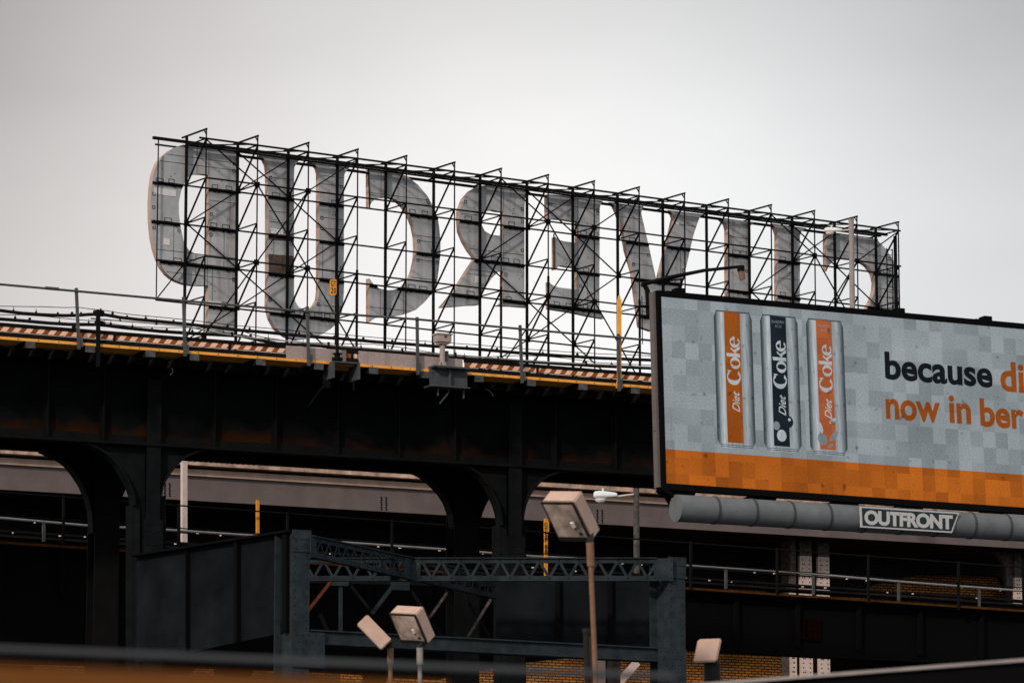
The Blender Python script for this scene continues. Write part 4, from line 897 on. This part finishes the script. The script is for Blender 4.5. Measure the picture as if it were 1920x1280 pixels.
# ================================================================== billboard
a = G(1232, 545, 80.0); u_ = G(1920, 607.5, 80.0 * 1435 / 1372.5) - a; u_.z = 0; u_.normalize()
n_ = u_.cross(Vector((0, 0, 1))); v_ = (Vector((0, 0, 1)) - n_ * math.tan(R(2.6))).normalized()
BB = Plane(a, u_, v_)
UL = BB.uv(1230, 545)[0]; UR = UL + 14.2
e0, vt_ = BB.uv(1237.5, 556); vb_ = BB.uv(1246, 906)[1]
vT = BB.uv(1232, 545)[1]; vB = BB.uv(1246, 918)[1]
bb = thing('digital_billboard', 'lit digital billboard advertising cans, grey squares over an orange band', 'billboard', BB.w(UL + 8, 0) - Vector((0, 0, BB.w(0, 0).z)))
m = MB(); m.prism(BB, [[(e0, vb_), (UR - .1, vb_), (UR - .1, vt_), (e0, vt_)]], 0, -.02, 0)
ob = BB.uv(1243.5, 841)[1]
m.prism(BB, [[(e0 + .002, vb_ + .002), (UR - .11, vb_ + .002), (UR - .11, ob), (e0 + .002, ob)]], .004, None, 1)
scr = m.build('screen', [M['screen_grey'], M['screen_orange']], bb)
def canpoly(u0, u1, v0, v1):
    w = u1 - u0; r = w * .16
    return [(u0 + r * .75, v0), (u1 - r * .75, v0), (u1 - r * .2, v0 + r * .8), (u1, v0 + r * 1.1), (u1, v1 - r), (u1 - r * .35, v1 - r * .15), (u1 - r * .35, v1), (u0 + r * .35, v1), (u0 + r * .35, v1 - r * .15), (u0, v1 - r), (u0, v0 + r * 1.1), (u0 + r * .2, v0 + r * .8)]
cu0 = BB.uv(1338, 600)[0]; cu1 = BB.uv(1409, 600)[0]; cv1 = BB.uv(1339, 580.5)[1]; cv0 = BB.uv(1345, 838)[1]
su0 = BB.uv(1358, 640)[0] - cu0; su1 = BB.uv(1388, 640)[0] - cu0; sv0 = BB.uv(1362, 829)[1]; sv1 = BB.uv(1358, 583.5)[1]
def ring_letter(m, cx, cy, rx, ry, tx, ty, a0, a1, off, mi, n=22):   # an o-like stroke, thick at the sides
    pts = []
    for k in range(n + 1):
        t = a0 + (a1 - a0) * k / n
        pts.append(((cx + rx * math.cos(t), cy + ry * math.sin(t)), (cx + (rx - tx) * math.cos(t), cy + (ry - ty) * math.sin(t))))
    for k in range(n):
        q = [pts[k][0], pts[k + 1][0], pts[k + 1][1], pts[k][1]]
        m.append((q, off, mi))
def coke(mb, ux, v0, v1, w):                            # word drawn with thick and thin strokes, reading upwards
    L = v1 - v0; polys = []; X = lambda x, y: (ux + w * (1 - y), v0 + L * x)   # x along the word 0..1, y height 0..1
    def add(q): polys.append(q)
    tmp = []
    ring_letter(tmp, .17, .5, .17, .5, .095, .075, R(42), R(318), 0, 0)
    ring_letter(tmp, .455, .36, .125, .36, .070, .065, 0, R(360), 0, 0)
    ring_letter(tmp, .885, .36, .115, .36, .066, .065, R(0), R(318), 0, 0)
    for q, _, _ in tmp: add(q)
    add([(.58, 0), (.65, 0), (.65, 1.0), (.58, .95)]); add([(.645, .30), (.735, .66), (.775, .66), (.675, .25)]); add([(.665, .40), (.75, 0), (.815, 0), (.705, .48)]); add([(.56, .0), (.585, 0), (.585, .04), (.56, .04)])
    add([(.79, .37), (.995, .37), (.995, .43), (.79, .43)]); add([(.27, .68), (.30, .68), (.30, .98), (.27, .9)])
    for q in polys:
        r = [X(*p) for p in q]; ar = sum(r[i - 1][0] * r[i][1] - r[i][0] * r[i - 1][1] for i in range(len(r)))
        if ar < 0: r = r[::-1]
        mb.face([BB.w(a_, b_, .016) for a_, b_ in r], 0, r)
tops = [cu0, BB.uv(1424.5, 600)[0], BB.uv(1510.5, 600)[0]]
names = ['screen_strip', 'screen_navy', 'screen_coral']
clab = ['pictured silver can with an orange stripe', 'pictured silver can with a navy stripe and berries', 'pictured silver can with a coral stripe and fruit']
for i, c in enumerate(tops):
    w_ = cu1 - cu0; m = MB(); pts = canpoly(c, c + w_, cv0, cv1)
    for t in tessellate_polygon([[Vector((p[0], p[1], 0)) for p in pts]]):
        q = [pts[j] for j in t]
        if (q[1][0] - q[0][0]) * (q[2][1] - q[0][1]) - (q[1][1] - q[0][1]) * (q[2][0] - q[0][0]) < 0: q = q[::-1]
        m.face([BB.w(*p, .008) for p in q], 0, [((p[0] - c) / w_, p[1]) for p in q])
    for k in (.02, .055): m.prism(BB, [[(c + .07, cv0 + k), (c + w_ - .07, cv0 + k), (c + w_ - .06, cv0 + k + .013), (c + .06, cv0 + k + .013)]], .010, None, 2)
    m.prism(BB, [[(c + .045, cv1 - .03), (c + w_ - .045, cv1 - .03), (c + w_ - .045, cv1 - .002), (c + .045, cv1 - .002)]], .010, None, 2)
    m.prism(BB, [[(c + su0, sv0), (c + su1 , sv0), (c + su1, sv1 - .015), (c + su0, sv1)]], .012, None, 1)
    can = m.build('can_picture', [M['screen_can'], M[names[i]], M['screen_shade']], scr); can['label'] = clab[i]
    m = MB(); y0, y1 = BB.uv(1364, 721)[1], BB.uv(1364, 630)[1]; ww = su1 - su0
    coke(m, c + su0 + ww * .07, y0, y1, ww * .86)
    put_text(m, BB, 'Diet', c + su0 + ww * .36, BB.uv(1364, 771)[1], c + su0 + ww * .82, BB.uv(1364, 732)[1], .016, 0, .012, .45, up=True)
    if i:
        put_text(m, BB, 'BLUEBERRY' if i == 1 else 'STRAWBERRY', c + su0 + ww * .1, BB.uv(1364, 598)[1], c + su0 + ww * .9, BB.uv(1364, 593)[1], .016, 1, 0)
        put_text(m, BB, 'ACAI' if i == 1 else 'GUAVA', c + su0 + ww * .3, BB.uv(1364, 606)[1], c + su0 + ww * .7, BB.uv(1364, 601)[1], .016, 1, 0)
    def blob(x, y, rx, ry, mi, off, rot=0, n=14):
        cu, cv = BB.uv(x, y); q = []
        for k in range(n):
            t = 2 * math.pi * k / n; a_, b_ = rx * math.cos(t), ry * math.sin(t); q.append((cu + a_ * math.cos(rot) - b_ * math.sin(rot), cv + a_ * math.sin(rot) + b_ * math.cos(rot)))
        m.prism(BB, [q], off, None, mi)
    if i == 1:
        blob(1478, 791, .10, .115, 2, .020); blob(1479, 787, .03, .03, 0, .024); blob(1455, 798, .075, .085, 1, .020); blob(1464.7, 816.7, .105, .115, 0, .022)
    if i == 2:
        blob(1541, 823, .10, .12, 1, .020, .5); blob(1562, 818, .13, .05, 1, .022, .8); blob(1537, 801, .05, .12, 0, .020, .35); blob(1560, 789, .09, .035, 0, .022, .6); blob(1556, 836, .07, .03, 1, .022, .5)
    m.build('lettering', [M['screen_white'], M['screen_mid'], M['screen_navy']], scr)
def words(t, xl, yb, xr, yt, mt, bold=.030, name='lettering'):
    m = MB(); u0, v0 = BB.uv(xl, yb, .008); v1 = BB.uv(xl, yt, .008)[1]; u1 = BB.uv(xr, yb + .07 * (xr - xl), .008)[0]
    put_text(m, BB, t, u0, v0, u1, v1, .008, 0, bold); m.build(name, M[mt], scr)
words('because', 1660, 711, 1861.5, 658.5, 'screen_text_dark'); words('di', 1876.5, 733, 1921, 676.5, 'screen_text_orange')
words('now', 1661.5, 785.5, 1764, 746.5, 'screen_text_orange'); words('in', 1780.5, 792.5, 1821.5, 740.5, 'screen_text_orange'); words('ber', 1838.5, 799.5, 1921, 746, 'screen_text_orange')
m = MB(); u0, v0 = BB.uv(1257.5, 836, .008); u1, v1 = BB.uv(1261, 770, .008); put_text(m, BB, 'berry flavored', u0, v0, u1, v1, .008, 0, .0, up=True); 
m.build('small_print', M['screen_mid'], scr)
m = MB()                                                # dark surround
m.prism(BB, [[(UL, vB), (UL + .0, vT), (e0, vT), (e0, vB)]], .05, -.10); m.prism(BB, [[(e0, vt_), (UR, vt_), (UR, vT), (e0, vT)]], .05, -.10); m.prism(BB, [[(e0, vB), (UR, vB), (UR, vb_), (e0, vb_)]], .05, -.10)
m.prism(BB, [[(UR - .1, vb_), (UR, vb_), (UR, vt_), (UR - .1, vt_)]], .05, -.10); m.prism(BB, [[(UL + .02, vB + .02), (UR - .02, vB + .02), (UR - .02, vT - .02), (UL + .02, vT - .02)]], -.101, -.15)
m.build('surround', M['parapet_black'], bb)
m = MB(); x0 = UL - .005; m.prism(BB, [[(x0 - .055, vB + .05), (x0, vB + .05), (x0, vT - .02), (x0 - .055, vT - .02)]], -.02, -.17); m.beam(BB.w(x0 - .065, BB.uv(1230, 803)[1], -.08), BB.w(x0 + .0, BB.uv(1230, 809)[1], -.08), .03, .05); m.build('side_panel', M['board_edge'], bb)
for x in (1280, 1692, 1855):
    m = MB(); u0 = BB.uv(x, 580)[0]; m.box(BB.w(u0, vT + .055, -.15), BB.u * .09, BB.v * .055, BB.n * .1); m.box(BB.w(u0 - .17, vT + .02, -.15), BB.u * .1, BB.v * .025, BB.n * .06); m.build('lifting_lug', M['parapet_black'], bb)
# camera arm on its corner
m = MB(); aa = BB.at(1204, 533, -.25); m.tube([BB.at(1216, 592, -.25), BB.at(1214, 545, -.25), BB.at(1209, 535, -.25), aa], .05); m.tube([aa, BB.at(1260, 519, -.15), BB.at(1320, 507, .1), BB.at(1386, 500, .5)], .042, r2=.03)
m.beam(BB.at(1250, 527, -.2), BB.at(1280, 523, -.1), .03, .03); m.beam(BB.at(1280, 522, -.1), BB.at(1273, 545, -.2), .04, .03); m.beam(BB.at(1216, 572, -.25), BB.at(1240, 575, -.25), .06, .06); m.beam(BB.at(1221, 552, -.3), BB.at(1221, 590, -.3), .1, .08, side=BB.u); m.build('arm', M['black_steel'], bb)
m = MB(); m.tube([BB.at(1203.5, 556, -.2), BB.at(1204.5, 645, -.2)], .01, 5); m.tube([BB.at(1198, 574, -.2), BB.at(1225, 573, -.2)], .02, 5); m.build('cable', M['black_steel'], bb)
m = MB(); a = BB.at(1389, 502, .5); b = BB.at(1389.5, 509, .5); c = BB.at(1392.5, 524, .5); m.tube([a + Vector((0, 0, .04)), b], .07, 10); m.tube([b, c], .065, 10, 1, .055); m.build('camera_head', [M['black_steel'], M['tan_pole']], bb)
# torsion tube under the board, its struts and the operator plate
tw = .255; p0 = BB.at(1267, 952, .1); p1 = BB.at(1920, 990.5, .1); du = (p1 - p0); p1 = p0 + du * 1.35
tr = (BB.at(1400, 936, .1) - BB.at(1400, 986, .1)).length / 2
m = MB(); m.tube([p0, p1], tr, 36); tb_ = m.build('torsion_tube', M['tube_grey'], bb, True)
L_ = du.length * 1.35; k_ = du.normalized(); d1 = (BB.at(1338, 956, .1) - p0).length
s = d1
while s < L_:
    m = MB(); m.tube([p0 + k_ * (s - .022), p0 + k_ * (s + .022)], tr + .012, 36); m.build('seam_band', M['fence_grey'], tb_, True); s += d1
for x in (1242, 1285, 1437, 1592, 1712, 1870, 1990):
    m = MB(); u0 = BB.uv(x, 920)[0]; z = BB.w(u0, vB).z; pb = p0 + du * ((x - 1267) / 653.0)
    wd = .34 if x not in (1242,) else .1
    if x == 1242: m.beam(BB.w(u0, vB + .02, -.1), BB.w(u0 + .35, vB - .16, -.1), .3, .06)
    else:
        q = [(u0 - wd, vB + .01), (u0 + wd * .8, vB + .01), (u0 + wd * .35, vB - .34), (u0 - wd * .4, vB - .34)]; m.prism(BB, [q], -.08, -.3)
    m.build('strut', M['parapet_black'], bb)
m = MB(); zc = p0 + du * .62; m.tube([Vector((zc.x + 5, zc.y + 3.0, 0)), Vector((zc.x + 5, zc.y + 3.0, zc.z + 2))], .35, 24); m.beam(zc + du.normalized() * 5.2, Vector((zc.x + 5, zc.y + 3.0, zc.z)), .4, .4); m.build('monopole', M['tube_grey'], bb, True)
OP = Plane(p0 + BB.n * (tr + .03), k_); m = MB()
q = [OP.uv(x, y) for x, y in ((1614.7, 990), (1785.4, 1001.6), (1798.5, 963.7), (1613, 950.6))]
ins_ = lambda q, e: [(q[0][0] + e, q[0][1] + e), (q[1][0] - e * .8, q[1][1] + e), (q[2][0] - e * 1.4, q[2][1] - e), (q[3][0] + e, q[3][1] - e)]
m.prism(OP, [q], 0, -.04, 0); m.prism(OP, [ins_(q, .03)], .004, None, 1); pt = m.build('operator_plate', [M['sign_white'], M['sign_dark']], tb_)
m = MB(); 
x0, y0 = OP.uv(1621, 985, .008); x1 = OP.uv(1787, 995, .008)[0]; y1 = OP.uv(1621, 957.5, .008)[1]
put_text(m, OP, 'OUTFRONT', x0, y0, x1, y1, .008, 0, .05, spacing=.93); pt2 = m.build('operator_lettering', M['sign_white'], tb_)

# ================================================================== street lamps on poles
def cobra(name, pole_px, d, head_px, label, pole_mat, base_y, scale):
    x, yt = pole_px; top = G(x, yt, d); bot = G(x, base_y, d); bot = Vector((top.x, top.y, bot.z))
    o = thing(name, label, 'street lamp', bot, 'street lamps with a single arm')
    m = MB(); m.tube([bot, top], scale * .07, 12, 0, scale * .065); m.tube([top, top + Vector((0, 0, .02))], scale * .075, 12); m.build('pole', M[pole_mat], o, True)
    hx, hy, hw, hh = head_px                              # left end, middle height, width, height of the lamp head
    l = G(hx, hy, d - .1); r = G(hx + hw, hy - hh * .05, d - .1); ax = (r - l).normalized(); L = (r - l).length; H = L * hh / hw; yv = Vector((0, 1, 0)); zv = Vector((0, 0, 1))
    m = MB(); m.tube([r - ax * .1, Vector((top.x, top.y, r.z + H * .3))], scale * .022, 8); m.build('arm', M['cream_pole'], o)
    prof = [(0, .32), (.06, .46), (.25, .50), (.62, .42), (.92, .30), (1.0, .22)]; m = MB(); n = 10; rings = []
    for t, h in prof:
        rings.append([l + ax * (L * t) + zv * (H * .5 * (max(math.sin(2 * math.pi * k / n), -.35)) * h * 2 + H * .12) + yv * (math.cos(2 * math.pi * k / n) * h * H * .9) for k in range(n)])
    for i in range(len(rings) - 1):
        for k in range(n): m.face([rings[i][k], rings[i][(k + 1) % n], rings[i + 1][(k + 1) % n], rings[i + 1][k]])
    m.face(rings[0][::-1]); m.face(rings[-1])
    c = l + ax * L * .4; m.tube([c + zv * H * .5, c + zv * H * .85], H * .1, 8); hd = m.build('lamp_head', M['lamp_grey'], o)
    m = MB(); c = l + ax * (L * .30) + zv * (-H * .12); n = 14
    pr = [(1.0, 0), (.95, -.3), (.75, -.62), (.4, -.85), (.05, -.95)]; rg = [[c + ax * (L * .25 * s_ * math.cos(2 * math.pi * k / n)) + yv * (L * .2 * s_ * math.sin(2 * math.pi * k / n)) + zv * (H * .5 * z_) for k in range(n)] for s_, z_ in pr]
    for i in range(len(rg) - 1):
        for k in range(n): m.face([rg[i][k], rg[i + 1][k], rg[i + 1][(k + 1) % n], rg[i][(k + 1) % n]])
    m.build('lens', M['lamp_glass'], hd, True)
cobra('street_lamp', (1193, 915), 104, (1113, 932, 44, 20), 'street lamp on a dark mottled pole just below the billboard corner', 'pole_weathered', 1110, 1.1)
cobra('street_lamp', (1596, 412), 121, (1546, 434, 33, 13), 'street lamp on a pale pole in front of the last sign letter', 'pole_pale', 900, 1.15)

# ================================================================== floodlights in front
def flood(A, a, b, c, d, label, pole, pmat='tan_pole', glass='front', pr=.0245):
    # A: picture position of the near top corner; a, b, c: picture steps along its three edges (x right, y up, z towards the viewer, in pixels)
    k = d / F_PX; fx = Vector((1, 0, 0)); fy = Vector((0, -math.sin(PITCH), math.cos(PITCH))); fz = Vector((0, -math.cos(PITCH), -math.sin(PITCH)))
    cv = lambda v: (fx * v[0] + fy * v[1] + fz * v[2]) * k
    P = G(A[0], A[1], d); a, b, c = cv(a), cv(b), cv(c)
    foot = Vector((0, 0, 0)); x0, y0, x1, y1 = pole; t = G(x0, y0, d + .12 * d / 36); q = G(x1, y1, d + .12 * d / 36); s_ = t.z / max(t.z - q.z, .01); foot = t + (q - t) * s_
    o = thing('floodlight', label, 'floodlight', foot, 'box floodlights on poles')
    m = MB(); m.hexa([P, P + a, P + a + b, P + b, P + c, P + a + c, P + a + b + c, P + b + c], 0)
    me = m.build('housing', [M['lamp_tan'], M['lamp_top']], o)
    bm = bmesh.new(); bm.from_mesh(me.data); bmesh.ops.recalc_face_normals(bm, faces=bm.faces); bmesh.ops.bevel(bm, geom=bm.edges[:], offset=.012, segments=2, affect='EDGES'); bm.to_mesh(me.data); bm.free()
    N = a.cross(b).normalized()
    if N.dot(c) > 0: N = -N
    e = .07; G4 = lambda e_, off: [P + a * e_ + b * e_ + N * off, P + a * (1 - e_) + b * e_ + N * off, P + a * (1 - e_) + b * (1 - 2.2 * e_) + N * off, P + a * e_ + b * (1 - 2.2 * e_) + N * off]
    if glass == 'front':
        m = MB(); fr_ = [P + N * .004, P + a + N * .004, P + a + b + N * .004, P + b + N * .004]; m.hexa(fr_ + [p + N * .012 for p in fr_]); m.build('rim', M['lamp_rim'], o)
        m = MB(); g4 = G4(.055, .019); m.hexa([p - N * .002 for p in g4] + g4, 0)
        cc = P + a * .3 + b * .55 + N * .022; m.tube([cc - b * .06, cc + b * .06], .02, 8, 1); m.box(P + a * .2 + b * .78 + N * .022, a * .05, b * .03, N * .004, 2); m.build('glass', [M['flood_glass'], M['lamp_glass'], M['lamp_rim']], o)
    m = MB(); m.tube([foot, t], pr, 12, 0, pr * .9); m.tube([t - (t - q).normalized() * .2, t], pr * 1.35, 12); m.build('pole', M[pmat], o, True)
    m = MB(); m.beam(t - Vector((0, 0, .02)), P + b * .92 + a * .2 + c * .8, .05, .06); m.build('bracket', M['lamp_rim'], o)
M['flood_glass'] = mat('flood_glass', (.46, .37, .32), .35, .4, .75, 4.5)
flood((1075.8, 940), (-60, -1, -47), (36, -75, -44), (16, 20, -21), 36, 'largest box floodlight, on a thin rust-brown pole beside the lettered yellow post', (1106, 1016, 1117, 1280))
flood((779.4, 1151), (-50.4, 0, -42), (23, -57, -27.6), (14.2, 14, -17), 50, 'smaller box floodlight with its warm glass facing us, low in the middle', (787, 1213, 787.5, 1280), 'pole_pale', pr=.028)
flood((688.6, 1151), (-19.6, -18.7, 4), (46, -47, 5), (-2, -6, -60), 50, 'box floodlight turned sideways so only its tan flank shows', (732, 1214, 732, 1280), 'tan_pole', 'none', pr=.028)
flood((1353, 1196), (-44, -2, -4), (-9.5, -43, 6), (2, -5, -40), 38, 'pale box floodlight seen flat from behind on a black post, lower right', (1335, 1240, 1335.5, 1280), 'lamp_rim', 'none', pr=.055)
m = MB(); t = G(1099, 1186, 37.5); q = G(1102, 1280, 37.5); foot = t + (q - t) * (t.z / (t.z - q.z)); m.tube([foot, t], .028, 12); m.tube([t, t + Vector((0, 0, .04))], .032, 12)
m.beam(foot + Vector((.045, 0, 0)), t + Vector((.045, 0, -.03)), .04, .04); tag(m.build('black_post', M['lamp_rim'], None, True), 'black twin post close beside the pole of the largest floodlight', 'post')

# ================================================================== close foreground, out of focus
z0 = G(0, 1217, 7.0); z1 = G(1240, 1268, 7.3)
bar = thing('barrier_fence', 'blurred grey rail and orange board right in front of the camera', 'barrier', (z0.x, z0.y, 0))
dirb = (z1 - z0); m = MB(); m.tube([z0 - dirb * .8, z1 + dirb * .02], .0062, 14); m.build('rail', M['fence_grey'], bar, True)
b0 = G(-60, 1277, 4.3); b1 = G(420, 1296, 4.4); db = b1 - b0
m = MB(); m.beam(b0 - db * 1.0, b1 + db * .9, .02, .034); m.build('board', M['fence_orange'], bar)
for e in (z0 - dirb * .75, ):
    m = MB(); m.tube([Vector((e.x, e.y, 0)), e], .02, 10); m.build('post', M['fence_grey'], bar)
e = b0 - db * .9; m = MB(); m.tube([Vector((e.x, e.y, 0)), e], .02, 10); m.build('post', M['fence_grey'], bar)
PP = [G(1330, 1285, 17), G(1960, 1237, 17)]
par = thing('parapet', 'black parapet with a pale edge rising into the lower right corner', 'parapet', (PP[0].x, PP[0].y, 0))
d_ = PP[1] - PP[0]; s0 = PP[0] - d_ * .6; s1 = PP[1] + d_ * .6; m = MB()
m.hexa([(s0.x, s0.y, 0), (s1.x, s1.y, 0), (s1.x, s1.y + .3, 0), (s0.x, s0.y + .3, 0), s0, s1, s1 + Vector((0, .3, 0)), s0 + Vector((0, .3, 0))]); m.build('wall', M['parapet_black'], par)
m = MB(); m.beam(s0 + Vector((0, .14, .006)), s1 + Vector((0, .14, .006)), .33, .011); m.build('coping', M['coping'], par)
